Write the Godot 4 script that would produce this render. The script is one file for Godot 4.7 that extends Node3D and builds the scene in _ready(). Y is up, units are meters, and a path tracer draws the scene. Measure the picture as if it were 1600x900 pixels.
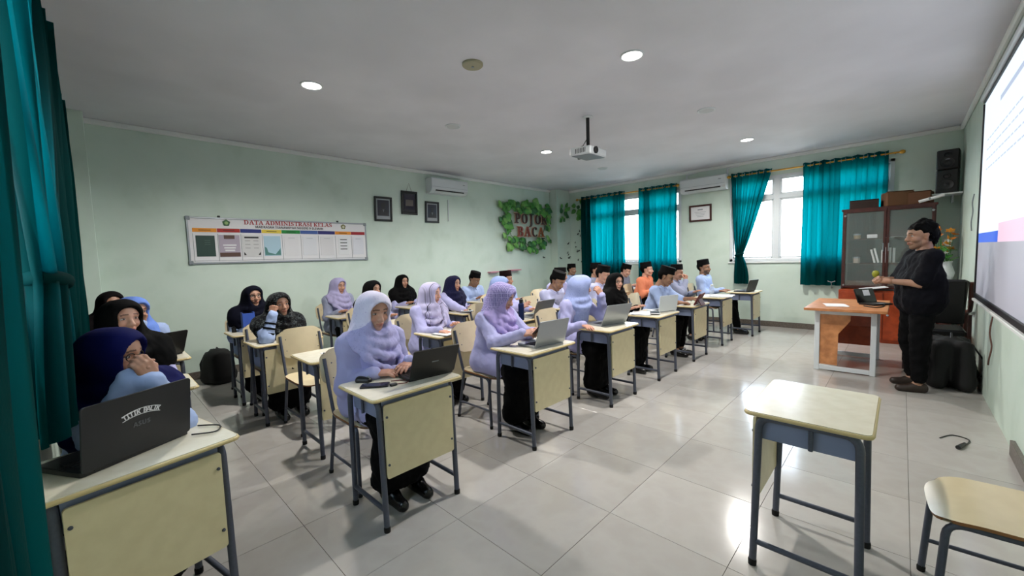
extends Node3D
# Classroom with seated teachers, recreated from a photograph. x: toward the projection screen, -z: toward the far windows.

const XB := -6.517   # wall with the notice board
const XS := 0.585    # wall with the projection screen
const ZW := -8.757   # far window wall
const ZN := 0.25     # near window wall, beside the camera
const H := 3.118
const TOP := 0.735   # desk height

var M := {}
var names := {}
var rng := RandomNumberGenerator.new()

# ------------------------------------------------------------------ mesh builder
class MB:
	var v := PackedVector3Array()
	var n := PackedVector3Array()
	var c := PackedColorArray()
	var uv := PackedVector2Array()
	var ix := PackedInt32Array()
	var col := Color.WHITE

	func vert(p: Vector3, nn: Vector3, t := Vector2.ZERO) -> int:
		v.append(p); n.append(nn); c.append(col); uv.append(t)
		return v.size() - 1

	func tri_i(a: int, b: int, d: int) -> void:
		var g := (v[b] - v[a]).cross(v[d] - v[a])
		if g.dot(n[a] + n[b] + n[d]) > 0.0:
			ix.append(a); ix.append(d); ix.append(b)
		else:
			ix.append(a); ix.append(b); ix.append(d)

	func quad(a: Vector3, b: Vector3, d: Vector3, e: Vector3, nn: Vector3) -> void:
		var i := vert(a, nn, Vector2(0, 1))
		vert(b, nn, Vector2(1, 1)); vert(d, nn, Vector2(1, 0)); vert(e, nn, Vector2(0, 0))
		tri_i(i, i + 1, i + 2); tri_i(i, i + 2, i + 3)

	func tri(a: Vector3, b: Vector3, d: Vector3, nn: Vector3) -> void:
		var i := vert(a, nn)
		vert(b, nn); vert(d, nn)
		tri_i(i, i + 1, i + 2)

	# chamfered box
	func box(ctr: Vector3, size: Vector3, b := 0.002, bs := Basis.IDENTITY) -> MB:
		var h := size * 0.5
		b = minf(b, minf(h.x, minf(h.y, h.z)) * 0.6)
		var P := func(ax: int, sx: int, sy: int, sz: int) -> Vector3:
			var q := Vector3(sx * (h.x - b), sy * (h.y - b), sz * (h.z - b))
			q[ax] = [sx * h.x, sy * h.y, sz * h.z][ax]
			return ctr + bs * q
		for ax in 3:
			for s in [-1, 1]:
				var nn := Vector3.ZERO
				nn[ax] = s
				var pts := []
				for o in [[-1, -1], [1, -1], [1, 1], [-1, 1]]:
					var sg := [0, 0, 0]
					sg[ax] = s; sg[(ax + 1) % 3] = o[0]; sg[(ax + 2) % 3] = o[1]
					pts.append(P.call(ax, sg[0], sg[1], sg[2]))
				quad(pts[0], pts[1], pts[2], pts[3], bs * nn)
		if b > 0.0003:
			for ax in 3:
				var p := (ax + 1) % 3
				var q := (ax + 2) % 3
				for s in [-1, 1]:
					for t in [-1, 1]:
						var nn := Vector3.ZERO
						nn[p] = s; nn[q] = t
						var e0 := [0, 0, 0]
						var e1 := [0, 0, 0]
						e0[ax] = -1; e1[ax] = 1
						e0[p] = s; e1[p] = s; e0[q] = t; e1[q] = t
						quad(P.call(p, e0[0], e0[1], e0[2]), P.call(p, e1[0], e1[1], e1[2]), P.call(q, e1[0], e1[1], e1[2]), P.call(q, e0[0], e0[1], e0[2]), bs * nn.normalized())
			for sx in [-1, 1]:
				for sy in [-1, 1]:
					for sz in [-1, 1]:
						tri(P.call(0, sx, sy, sz), P.call(1, sx, sy, sz), P.call(2, sx, sy, sz), bs * Vector3(sx, sy, sz).normalized())
		return self

	func bar(a: Vector3, b: Vector3, w: float, h: float, bev := 0.002) -> MB:
		var d := (b - a).normalized()
		var up := Vector3.UP if absf(d.y) < 0.9 else Vector3.RIGHT
		var z := d.cross(up).normalized()
		return box((a + b) * 0.5, Vector3(a.distance_to(b), h, w), bev, Basis(d, z.cross(d), z))

	# tube swept along points; r may be a number or an array
	func tube(pts: Array, r, seg := 8, flat := 1.0) -> MB:
		var t0: Vector3 = (pts[1] - pts[0]).normalized()
		var u: Vector3 = t0.cross(Vector3.UP if absf(t0.y) < 0.9 else Vector3.RIGHT).normalized()
		var first := v.size()
		var last_t := t0
		for i in pts.size():
			var t: Vector3 = ((pts[mini(i + 1, pts.size() - 1)] - pts[maxi(i - 1, 0)]) as Vector3).normalized()
			var ax := last_t.cross(t)
			if ax.length() > 1e-5:
				u = u.rotated(ax.normalized(), last_t.angle_to(t))
			last_t = t
			var w := t.cross(u).normalized()
			var rr: float = r[i] if r is Array else r
			for k in seg:
				var a := TAU * k / seg
				var dd := u * cos(a) + w * sin(a) * flat
				vert(pts[i] + dd * rr, (u * cos(a) + w * sin(a) / flat).normalized(), Vector2(float(k) / seg, float(i)))
		for i in pts.size() - 1:
			for k in seg:
				var a := first + i * seg + k
				var b := first + i * seg + (k + 1) % seg
				tri_i(a, b, b + seg); tri_i(a, b + seg, a + seg)
		for e in 2:
			var i := 0 if e == 0 else pts.size() - 1
			var nn: Vector3 = -t0 if e == 0 else last_t
			var c0 := vert(pts[i], nn)
			for k in seg:
				vert(v[first + i * seg + k], nn)
			for k in seg:
				tri_i(c0, c0 + 1 + k, c0 + 1 + (k + 1) % seg)
		return self

	# profile: Vector2(radius, y); hard edges between segments unless smooth
	func lathe(prof: Array, seg := 20, xf := Transform3D.IDENTITY, smooth := false) -> MB:
		var np := prof.size()
		var nrm := []
		for i in np - 1:
			var d: Vector2 = prof[i + 1] - prof[i]
			nrm.append(Vector2(d.y, -d.x).normalized())
		for i in np - 1:
			var f := v.size()
			for e in 2:
				var nn: Vector2 = nrm[i]
				if smooth:
					var j: int = i + e
					nn = (nrm[maxi(j - 1, 0)] + nrm[mini(j, np - 2)]).normalized()
				for k in seg + 1:
					var a := TAU * k / seg
					var pr: Vector2 = prof[i + e]
					vert(xf * Vector3(pr.x * cos(a), pr.y, pr.x * sin(a)), (xf.basis * Vector3(nn.x * cos(a), nn.y, nn.x * sin(a))).normalized(), Vector2(float(k) / seg, float(i + e) / np))
			for k in seg:
				tri_i(f + k, f + k + 1, f + seg + 1 + k + 1); tri_i(f + k, f + seg + 2 + k, f + seg + 1 + k)
		return self

	# polygon in local xy, extruded along z by d (centred)
	func prism(poly: PackedVector2Array, d: float, xf := Transform3D.IDENTITY, smooth_side := false) -> MB:
		var t := Geometry2D.triangulate_polygon(poly)
		for s in [-1.0, 1.0]:
			var nn: Vector3 = xf.basis.z.normalized() * s
			var f := v.size()
			for p in poly:
				vert(xf * Vector3(p.x, p.y, s * d * 0.5), nn, p)
			for k in range(0, t.size(), 3):
				tri_i(f + t[k], f + t[k + 1], f + t[k + 2])
		var area := 0.0
		for k in poly.size():
			area += poly[k].cross(poly[(k + 1) % poly.size()])
		var sg := signf(area)
		for k in poly.size():
			var a := poly[k]
			var b := poly[(k + 1) % poly.size()]
			var e := (b - a).normalized()
			var na := Vector3(e.y, -e.x, 0) * sg
			var nb := na
			if smooth_side:
				var pe := (a - poly[(k - 1 + poly.size()) % poly.size()]).normalized()
				var ne := (poly[(k + 2) % poly.size()] - b).normalized()
				na = (na + Vector3(pe.y, -pe.x, 0) * sg).normalized()
				nb = (nb + Vector3(ne.y, -ne.x, 0) * sg).normalized()
			var i := vert(xf * Vector3(a.x, a.y, -d * 0.5), (xf.basis * na).normalized())
			vert(xf * Vector3(b.x, b.y, -d * 0.5), (xf.basis * nb).normalized())
			vert(xf * Vector3(b.x, b.y, d * 0.5), (xf.basis * nb).normalized())
			vert(xf * Vector3(a.x, a.y, d * 0.5), (xf.basis * na).normalized())
			tri_i(i, i + 1, i + 2); tri_i(i, i + 2, i + 3)
		return self

	# grid surface; thick > 0 gives a closed slab
	func sheet(fn: Callable, nu: int, nv: int, thick := 0.0, edge: MB = null) -> MB:
		var P := []
		for j in nv + 1:
			for i in nu + 1:
				P.append(fn.call(float(i) / nu, float(j) / nv))
		var NN := []
		for j in nv + 1:
			for i in nu + 1:
				var du: Vector3 = P[j * (nu + 1) + mini(i + 1, nu)] - P[j * (nu + 1) + maxi(i - 1, 0)]
				var dv: Vector3 = P[mini(j + 1, nv) * (nu + 1) + i] - P[maxi(j - 1, 0) * (nu + 1) + i]
				NN.append(du.cross(dv).normalized())
		for s in ([1.0, -1.0] if thick > 0.0 else [1.0]):
			var f := v.size()
			for k in P.size():
				vert(P[k] + NN[k] * thick * 0.5 * s, NN[k] * s, Vector2(float(k % (nu + 1)) / nu, float(k / (nu + 1)) / nv))
			for j in nv:
				for i in nu:
					var a := f + j * (nu + 1) + i
					tri_i(a, a + 1, a + nu + 2); tri_i(a, a + nu + 2, a + nu + 1)
		if thick > 0.0:
			var rim := []
			for i in nu: rim.append(i)
			for j in nv: rim.append(j * (nu + 1) + nu)
			for i in nu: rim.append(nv * (nu + 1) + nu - i)
			for j in nv: rim.append((nv - j) * (nu + 1))
			var mid: Vector3 = (P[0] + P[nu] + P[P.size() - 1] + P[nv * (nu + 1)]) * 0.25
			for k in rim.size():
				var a: int = rim[k]
				var b: int = rim[(k + 1) % rim.size()]
				var nn: Vector3 = (P[b] - P[a]).cross(NN[a]).normalized()
				if nn.dot((P[a] + P[b]) * 0.5 - mid) < 0.0: nn = -nn
				(edge if edge else self).quad(P[a] + NN[a] * thick * 0.5, P[b] + NN[b] * thick * 0.5, P[b] - NN[b] * thick * 0.5, P[a] - NN[a] * thick * 0.5, nn)
		return self

	func add(o: MB, xf := Transform3D.IDENTITY, tint := Color.WHITE) -> MB:
		var f := v.size()
		var flip := xf.basis.determinant() < 0.0
		for k in o.v.size():
			v.append(xf * o.v[k])
			n.append((xf.basis * o.n[k]).normalized())
			var cc := o.c[k]
			if cc.a > 0.5:
				cc = cc * tint
			cc.a = 1.0
			c.append(cc); uv.append(o.uv[k])
		for k in range(0, o.ix.size(), 3):
			ix.append(f + o.ix[k])
			if flip:
				ix.append(f + o.ix[k + 2]); ix.append(f + o.ix[k + 1])
			else:
				ix.append(f + o.ix[k + 1]); ix.append(f + o.ix[k + 2])
		return self

	func mesh(mat: Material) -> ArrayMesh:
		var a := []
		a.resize(Mesh.ARRAY_MAX)
		a[Mesh.ARRAY_VERTEX] = v; a[Mesh.ARRAY_NORMAL] = n; a[Mesh.ARRAY_COLOR] = c; a[Mesh.ARRAY_TEX_UV] = uv; a[Mesh.ARRAY_INDEX] = ix
		var m := ArrayMesh.new()
		m.add_surface_from_arrays(Mesh.PRIMITIVE_TRIANGLES, a)
		m.surface_set_material(0, mat)
		return m

# ------------------------------------------------------------------ scene helpers
func numbered(called: String) -> String:
	var k: int = names.get(called, 0)
	names[called] = k + 1
	return called if k == 0 else "%s_%03d" % [called, k]

func part(mb, called: String, mat: Material, parent: Node3D, xf := Transform3D.IDENTITY) -> MeshInstance3D:
	var o := MeshInstance3D.new()
	o.mesh = mb.mesh(mat) if mb is MB else mb
	if not mb is MB and mat: o.material_override = mat
	o.name = called
	o.transform = xf
	parent.add_child(o, true)
	return o

func thing(called: String, label: String, cat: String, at := Vector3.ZERO, turn := 0.0, group := "") -> Node3D:
	var o := Node3D.new()
	o.name = numbered(called)
	add_child(o)
	o.position = at
	o.rotation.y = turn
	meta(o, label, cat, group)
	return o

func meta(o: Node, label: String, cat: String, group := "") -> void:
	o.set_meta("label", label)
	o.set_meta("category", cat)
	if group: o.set_meta("group", group)

func solo(mb: MB, called: String, mat: Material, label: String, cat: String, group := "", xf := Transform3D.IDENTITY) -> MeshInstance3D:
	var o := part(mb, numbered(called), mat, self, xf)
	meta(o, label, cat, group)
	return o

func copy(t: Node3D, called: String, at: Vector3, turn: float, label: String, group := "") -> Node3D:
	var r: Node3D = t.duplicate()
	r.name = numbered(called)
	add_child(r)
	r.position = at
	r.rotation = Vector3(0, turn, 0)
	r.set_meta("label", label)
	if group: r.set_meta("group", group)
	return r

func structure(o: Node, label := "") -> Node:
	o.set_meta("kind", "structure")
	if label: o.set_meta("label", label)
	return o

func rounded_path(pts: Array, r: float, n := 4) -> Array:
	var out := [pts[0]]
	for i in range(1, pts.size() - 1):
		var a: Vector3 = pts[i] + (pts[i - 1] - pts[i]).normalized() * r
		var b: Vector3 = pts[i] + (pts[i + 1] - pts[i]).normalized() * r
		for k in n + 1:
			var t := float(k) / n
			out.append(a.lerp(pts[i], t).lerp((pts[i] as Vector3).lerp(b, t), t))
	out.append(pts[-1])
	return out

func smooth(pts: Array, n := 6) -> Array:
	var out := []
	for i in pts.size() - 1:
		var a: Vector3 = pts[maxi(i - 1, 0)]
		var b: Vector3 = pts[i]
		var c: Vector3 = pts[i + 1]
		var e: Vector3 = pts[mini(i + 2, pts.size() - 1)]
		for k in n:
			out.append(b.cubic_interpolate(c, a, e, float(k) / n))
	out.append(pts[-1])
	return out

func rrect(w: float, h: float, r: float, n := 4) -> PackedVector2Array:
	var p := PackedVector2Array()
	for q in 4:
		var cx: float = (w * 0.5 - r) * [1, -1, -1, 1][q]
		var cy: float = (h * 0.5 - r) * [1, 1, -1, -1][q]
		for k in n + 1:
			var a := PI * 0.5 * (q + float(k) / n)
			p.append(Vector2(cx + r * cos(a), cy + r * sin(a)))
	return p

func flat_xf(at: Vector3, turn := 0.0) -> Transform3D:   # local xy plane laid flat: x stays, y -> -z, z -> up
	return Transform3D(Basis(Vector3.UP, turn) * Basis(Vector3.RIGHT, -PI / 2), at)

func text(s: String, size: float, mat: Material, parent: Node3D, xf: Transform3D, called := "lettering", bold := 400, serif := false, depth := 0.002) -> MeshInstance3D:
	var t := TextMesh.new()
	var f := SystemFont.new()
	f.font_names = PackedStringArray(["Droid Serif" if serif else "Droid Sans"])
	f.font_weight = bold
	t.font = f
	t.text = s
	t.font_size = 48
	t.pixel_size = size / 34.0
	t.depth = depth
	t.curve_step = 2.0
	t.material = mat
	var o := MeshInstance3D.new()
	o.mesh = t
	o.name = called
	o.transform = xf
	parent.add_child(o, true)
	return o

# ------------------------------------------------------------------ materials
func mat(col: Color, rough := 0.6, metal := 0.0) -> StandardMaterial3D:
	var m := StandardMaterial3D.new()
	m.albedo_color = col
	m.roughness = rough
	m.metallic = metal
	return m

func noise_tex(seed_: int, freq: float, ramp: Array, size := 256, oct := 4, normal := false, bump := 2.0) -> NoiseTexture2D:
	var fn := FastNoiseLite.new()
	fn.seed = seed_
	fn.frequency = freq
	fn.fractal_octaves = oct
	var t := NoiseTexture2D.new()
	t.width = size; t.height = size
	t.seamless = true
	t.noise = fn
	if normal:
		t.as_normal_map = true
		t.bump_strength = bump
	else:
		var g := Gradient.new()
		g.offsets = PackedFloat32Array(ramp.map(func(e): return e[0]))
		g.colors = PackedColorArray(ramp.map(func(e): return e[1]))
		t.color_ramp = g
	return t

func tri_tex(m: StandardMaterial3D, albedo: Texture2D, scale: float, world := false) -> StandardMaterial3D:
	m.albedo_texture = albedo
	m.uv1_triplanar = true
	m.uv1_world_triplanar = world
	m.uv1_scale = Vector3.ONE * scale
	return m

func with_normal(m: StandardMaterial3D, t: Texture2D, s := 0.4) -> StandardMaterial3D:
	m.normal_enabled = true
	m.normal_texture = t
	m.normal_scale = s
	return m

func speck(lo: Color, hi: Color, seed_: int, freq: float, size := 256) -> NoiseTexture2D:
	return noise_tex(seed_, freq, [[0.25, lo], [0.75, hi]], size)

# ------------------------------------------------------------------ smooth tapered-capsule fields, meshed as surface nets
class Field:
	var A := PackedVector3Array()
	var D := PackedVector3Array()
	var IL := PackedFloat32Array()
	var R0 := PackedFloat32Array()
	var DR := PackedFloat32Array()
	var SA := PackedVector3Array()
	var SD := PackedVector3Array()
	var SIL := PackedFloat32Array()
	var SR0 := PackedFloat32Array()
	var SDR := PackedFloat32Array()
	var k := 0.04
	var sk := 0.012

	func cap(a: Vector3, b: Vector3, r0: float, r1: float) -> Field:
		A.append(a); D.append(b - a); IL.append(1.0 / maxf((b - a).length_squared(), 1e-9)); R0.append(r0); DR.append(r1 - r0)
		return self

	func ball(a: Vector3, r: float) -> Field:
		return cap(a, a + Vector3(0, 1e-4, 0), r, r)

	func cut(a: Vector3, b: Vector3, r0: float, r1: float) -> Field:
		SA.append(a); SD.append(b - a); SIL.append(1.0 / maxf((b - a).length_squared(), 1e-9)); SR0.append(r0); SDR.append(r1 - r0)
		return self

	func mesh(cell: float, mb: MB = null) -> MB:
		if mb == null: mb = MB.new()
		var lo := Vector3(1e9, 1e9, 1e9)
		var hi := -lo
		for i in A.size():
			var r := maxf(R0[i], R0[i] + DR[i])
			var rv := Vector3(r, r, r)
			lo = lo.min(A[i] - rv).min(A[i] + D[i] - rv)
			hi = hi.max(A[i] + rv).max(A[i] + D[i] + rv)
		var pad := Vector3.ONE * (cell * 2.0 + k * 0.3)
		lo -= pad; hi += pad
		const B := 5
		var nb := Vector3i(((hi - lo) / (cell * B)).ceil())
		var nx := nb.x * B + 1
		var ny := nb.y * B + 1
		var nz := nb.z * B + 1
		var val := PackedFloat32Array()
		val.resize(nx * ny * nz)
		val.fill(1e3)
		var cidx := PackedInt32Array()
		cidx.resize(nx * ny * nz)
		cidx.fill(-1)
		var R := cell * B * 0.8661
		var first := mb.v.size()
		var cells := PackedInt32Array()
		var np := A.size()
		var ns := SA.size()
		var dist := PackedFloat32Array()
		dist.resize(np)
		var co := PackedInt32Array([0, 1, nx, nx + 1, nx * ny, nx * ny + 1, nx * ny + nx, nx * ny + nx + 1])
		for bz in nb.z:
			for by in nb.y:
				for bx in nb.x:
					var ctr := lo + (Vector3(bx, by, bz) + Vector3(0.5, 0.5, 0.5)) * (cell * B)
					var dm := 1e9
					for i in np:
						var pa := ctr - A[i]
						var t := clampf(pa.dot(D[i]) * IL[i], 0.0, 1.0)
						var di := (pa - D[i] * t).length() - R0[i] - DR[i] * t
						dist[i] = di
						if di < dm: dm = di
					if dm > R + k * 0.6: continue
					var sm := 1e9
					for i in ns:
						var pa := ctr - SA[i]
						var t := clampf(pa.dot(SD[i]) * SIL[i], 0.0, 1.0)
						sm = minf(sm, (pa - SD[i] * t).length() - SR0[i] - SDR[i] * t)
					if dm < -R * 1.1 and sm > R + sk: 
						for z in B + 1:
							for y in B + 1:
								var q := ((bz * B + z) * ny + by * B + y) * nx + bx * B
								for x in B + 1:
									if val[q + x] > 500.0: val[q + x] = -1.0
						continue
					if sm < -R - sk: continue
					var act := PackedInt32Array()
					for i in np:
						if dist[i] < dm + 2.0 * R + k: act.append(i)
					var use_sub := sm < R + sk * 2.0
					for z in B + 1:
						for y in B + 1:
							var q := ((bz * B + z) * ny + by * B + y) * nx + bx * B
							for x in B + 1:
								if val[q + x] < 500.0 and val[q + x] > -0.99: continue
								var p := lo + Vector3(bx * B + x, by * B + y, bz * B + z) * cell
								var d := 1e3
								for i in act:
									var pa := p - A[i]
									var t := clampf(pa.dot(D[i]) * IL[i], 0.0, 1.0)
									var di := (pa - D[i] * t).length() - R0[i] - DR[i] * t
									var h := k - absf(d - di)
									if di < d: d = di
									if h > 0.0: d -= h * h / k * 0.25
								if use_sub:
									for i in ns:
										var pa := p - SA[i]
										var t := clampf(pa.dot(SD[i]) * SIL[i], 0.0, 1.0)
										var ds := -((pa - SD[i] * t).length() - SR0[i] - SDR[i] * t)
										var h := sk - absf(d - ds)
										if ds > d: d = ds
										if h > 0.0: d += h * h / sk * 0.25
								val[q + x] = clampf(d, -0.9, 499.0)
					for z in B:
						for y in B:
							var q := ((bz * B + z) * ny + by * B + y) * nx + bx * B
							for x in B:
								var g := q + x
								var mask := 0
								for e in 8:
									if val[g + co[e]] < 0.0: mask += 1
								if mask == 0 or mask == 8: continue
								cells.append(g)
		# vertices
		var ed := [[0, 1], [2, 3], [4, 5], [6, 7], [0, 2], [1, 3], [4, 6], [5, 7], [0, 4], [1, 5], [2, 6], [3, 7]]
		var cp := [Vector3(0, 0, 0), Vector3(1, 0, 0), Vector3(0, 1, 0), Vector3(1, 1, 0), Vector3(0, 0, 1), Vector3(1, 0, 1), Vector3(0, 1, 1), Vector3(1, 1, 1)]
		for g in cells:
			if cidx[g] >= 0: continue
			var s := Vector3.ZERO
			var m := 0
			for e in ed:
				var a := val[g + co[e[0]]]
				var b := val[g + co[e[1]]]
				if (a < 0.0) != (b < 0.0):
					var t := clampf(a / (a - b), 0.02, 0.98) if absf(a) < 0.89 and absf(b) < 400.0 else 0.5
					s += (cp[e[0]] as Vector3).lerp(cp[e[1]], t)
					m += 1
			var gx := g % nx
			var gy := (g / nx) % ny
			var gz := g / (nx * ny)
			cidx[g] = mb.vert(lo + (Vector3(gx, gy, gz) + s / m) * cell, Vector3.ZERO)
		var i0 := mb.ix.size()
		for g in cells:
			var v0 := val[g] < 0.0
			# edge along x, y, z from this corner
			for ax in 3:
				var st: int = [1, nx, nx * ny][ax]
				var v1 := val[g + st] < 0.0
				if v0 == v1: continue
				var o1: int = [nx, nx * ny, 1][ax]
				var o2: int = [nx * ny, 1, nx][ax]
				var a := cidx[g]
				var b := cidx[g - o1]
				var c := cidx[g - o1 - o2]
				var d := cidx[g - o2]
				if a < 0 or b < 0 or c < 0 or d < 0: continue
				if v0:
					mb.ix.append_array(PackedInt32Array([a, c, b, a, d, c]))
				else:
					mb.ix.append_array(PackedInt32Array([a, b, c, a, c, d]))
		for q in range(i0, mb.ix.size(), 3):
			var a := mb.ix[q]
			var b := mb.ix[q + 1]
			var c := mb.ix[q + 2]
			var fn := (mb.v[c] - mb.v[a]).cross(mb.v[b] - mb.v[a])
			mb.n[a] += fn; mb.n[b] += fn; mb.n[c] += fn
		for q in range(first, mb.v.size()):
			mb.n[q] = mb.n[q].normalized()
		return mb

# ------------------------------------------------------------------ shared head and hands
var HEAD: MB
var HAIR: MB
var HANDS := {}

func build_head() -> void:
	var f := Field.new()
	f.k = 0.018
	f.cap(Vector3(-0.034, 0.036, 0), Vector3(0.022, 0.044, 0), 0.079, 0.076)
	f.cap(Vector3(0.028, 0.03, 0), Vector3(0.034, -0.052, 0), 0.064, 0.05)
	for s in [-1.0, 1.0]:
		f.cap(Vector3(-0.012, -0.045, s * 0.044), Vector3(0.052, -0.088, s * 0.014), 0.026, 0.024)
		f.ball(Vector3(0.06, -0.022, s * 0.036), 0.03)
		f.cap(Vector3(0.088, 0.034, s * 0.012), Vector3(0.074, 0.032, s * 0.044), 0.011, 0.01)
		f.ball(Vector3(0.102, -0.029, s * 0.011), 0.0085)
		f.cap(Vector3(-0.008, 0.022, s * 0.074), Vector3(-0.008, -0.022, s * 0.072), 0.014, 0.009)
		f.cap(Vector3(0.0925, -0.053, s * 0.003), Vector3(0.083, -0.056, s * 0.021), 0.0058, 0.004)
		f.cap(Vector3(0.0915, -0.064, s * 0.003), Vector3(0.082, -0.061, s * 0.019), 0.0068, 0.004)
		f.cut(Vector3(0.104, 0.012, s * 0.032), Vector3(0.1, 0.012, s * 0.042), 0.0165, 0.014)
	f.sk = 0.01
	f.ball(Vector3(0.068, -0.096, 0), 0.02)
	f.cap(Vector3(0.09, 0.022, 0), Vector3(0.114, -0.025, 0), 0.007, 0.0115)
	f.cap(Vector3(-0.022, -0.04, 0), Vector3(-0.04, -0.17, 0), 0.052, 0.054)
	HEAD = f.mesh(0.0042)
	for s in [-1.0, 1.0]:
		var e := Field.new()
		e.ball(Vector3(0.0765, 0.012, s * 0.0325), 0.0138)
		e.mesh(0.003, HEAD)
	for i in HEAD.v.size():
		var p := HEAD.v[i]
		var az := absf(p.z)
		var cc := Color(1, 1, 1, 1)
		var ed := p.distance_to(Vector3(0.0765, 0.012, signf(p.z) * 0.0325))
		if p.x > 0.07 and ed < 0.0148:
			var dy := p.y - 0.0115
			var dz := az - 0.033
			if Vector2(dy, dz).length() < 0.0056: cc = Color(0.02, 0.014, 0.012, 0)
			elif dy > 0.0046: cc = Color(0.42, 0.34, 0.32, 1)
			elif dy < -0.0052: cc = Color(0.75, 0.68, 0.66, 1)
			else: cc = Color(0.5, 0.47, 0.45, 0)
		elif p.x > 0.06 and az > 0.013 and az < 0.05 and absf(p.y - 0.0385 + maxf(0.0, az - 0.036) * 0.35) < 0.0042: cc = Color(0.22, 0.2, 0.2, 1)
		elif p.x > 0.08 and az < 0.024 and absf(p.y + 0.0585) < 0.0105 * (1.0 - az * 18.0): 
			cc = Color(0.86, 0.56, 0.55, 1) if absf(p.y + 0.0585) > 0.0014 else Color(0.4, 0.25, 0.25, 1)
		elif p.x > 0.05 and p.distance_to(Vector3(0.075, -0.02, signf(p.z) * 0.04)) < 0.022: cc = Color(1.02, 0.94, 0.93, 1)
		HEAD.c[i] = cc
	# hair: the scalp part of the head, pushed out
	HAIR = MB.new()
	var map := {}
	for q in range(0, HEAD.ix.size(), 3):
		var ok := true
		for e in 3:
			var p := HEAD.v[HEAD.ix[q + e]]
			var line := 0.068 if p.x > 0.03 else (lerpf(0.068, 0.0, clampf((0.03 - p.x) / 0.035, 0, 1)) if p.x > -0.005 else -0.05)
			if p.y < line or (p.x > -0.03 and absf(p.z) > 0.068 and p.y < 0.03): ok = false
		if not ok: continue
		for e in 3:
			var id := HEAD.ix[q + e]
			if not map.has(id): map[id] = HAIR.vert(HEAD.v[id] + HEAD.n[id] * (0.007 + 0.004 * sin(HEAD.v[id].x * 150.0 + HEAD.v[id].z * 90.0)), HEAD.n[id])
			HAIR.ix.append(map[id])

func build_hand(called: String, c1: float, c2: float, c3: float, spread: float, thumb_in: float) -> void:
	var f := Field.new()
	f.k = 0.007
	var zs := [-0.027, -0.009, 0.009, 0.026]
	var ln := [0.068, 0.076, 0.071, 0.055]
	for i in 4:
		f.cap(Vector3(-0.005, 0, zs[i] * 0.62), Vector3(0.084 - absf(zs[i] + 0.006) * 0.25, -0.002 * absf(i - 1.5), zs[i]), 0.0165, 0.0118)
		var p := Vector3(0.084 - absf(zs[i] + 0.006) * 0.25, 0, zs[i])
		var a := 0.0
		var yaw: float = zs[i] * spread
		var bends := [c1 * (0.9 + 0.1 * i), c2, c3]
		for j in 3:
			a += bends[j]
			var l: float = ln[i] * [0.46, 0.30, 0.24][j]
			var q := p + Vector3(cos(a) * cos(yaw), -sin(a), cos(a) * sin(yaw)) * l
			f.cap(p, q, 0.0093 - j * 0.0008, 0.0087 - j * 0.0009)
			p = q
	f.cap(Vector3(0.018, -0.006, -0.022), Vector3(0.05, -0.012 - thumb_in * 0.4, -0.045), 0.014, 0.011)
	f.cap(Vector3(0.05, -0.012 - thumb_in * 0.4, -0.045), Vector3(0.076, -0.016 - thumb_in, -0.05 + thumb_in * 0.4), 0.0105, 0.0092)
	f.cap(Vector3(0.076, -0.016 - thumb_in, -0.05 + thumb_in * 0.4), Vector3(0.096, -0.018 - thumb_in * 1.2, -0.046 + thumb_in * 0.9), 0.0092, 0.008)
	f.cap(Vector3(-0.03, 0, 0), Vector3(0.01, 0, 0), 0.026, 0.022)
	var mb := f.mesh(0.0044)
	for i in mb.v.size():
		mb.c[i] = Color(1.0, 0.93, 0.9, 1)
	HANDS[called] = mb

# ------------------------------------------------------------------ people. Local frame: x forward, y up, z to the person's right
func ik(s: Vector3, w: Vector3, l1: float, l2: float, pole: Vector3) -> Vector3:
	var d := w - s
	var L := minf(d.length(), l1 + l2 - 0.004)
	var a := (l1 * l1 - l2 * l2 + L * L) / (2.0 * L)
	var h := sqrt(maxf(l1 * l1 - a * a, 0.0))
	var u := d.normalized()
	var q := (pole - u * pole.dot(u)).normalized()
	return s + u * a + q * h

var crease := FastNoiseLite.new()
func wobble(mb: MB, amp: float, seed_: float) -> void:
	crease.seed = 4
	crease.frequency = 1.0
	crease.fractal_type = FastNoiseLite.FRACTAL_NONE
	for i in mb.v.size():
		var p := mb.v[i]
		var q := p + Vector3(seed_, seed_ * 0.7, seed_ * 1.3)
		var big := crease.get_noise_3d(q.x * 9.0, q.y * 9.0, q.z * 9.0)
		# long soft creases: noise stretched along a wandering direction
		var r := crease.get_noise_3d(q.x * 16.0 + q.y * 14.0, q.y * 7.0 - q.x * 5.0 + 30.0, q.z * 20.0)
		var f := 1.0 - absf(crease.get_noise_3d(q.x * 20.0 - q.y * 9.0, q.y * 24.0 + big * 2.0, q.z * 14.0 + 60.0)) * 2.6
		mb.v[i] = p + mb.n[i] * amp * (big * 1.0 + r * 1.3 + maxf(f, -0.3) * 0.35)

func renormal(mb: MB) -> void:
	mb.n.fill(Vector3.ZERO)
	for q in range(0, mb.ix.size(), 3):
		var a := mb.ix[q]
		var b := mb.ix[q + 1]
		var c := mb.ix[q + 2]
		var fn := (mb.v[c] - mb.v[a]).cross(mb.v[b] - mb.v[a])
		mb.n[a] += fn; mb.n[b] += fn; mb.n[c] += fn
	for q in mb.n.size():
		mb.n[q] = mb.n[q].normalized()

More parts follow.
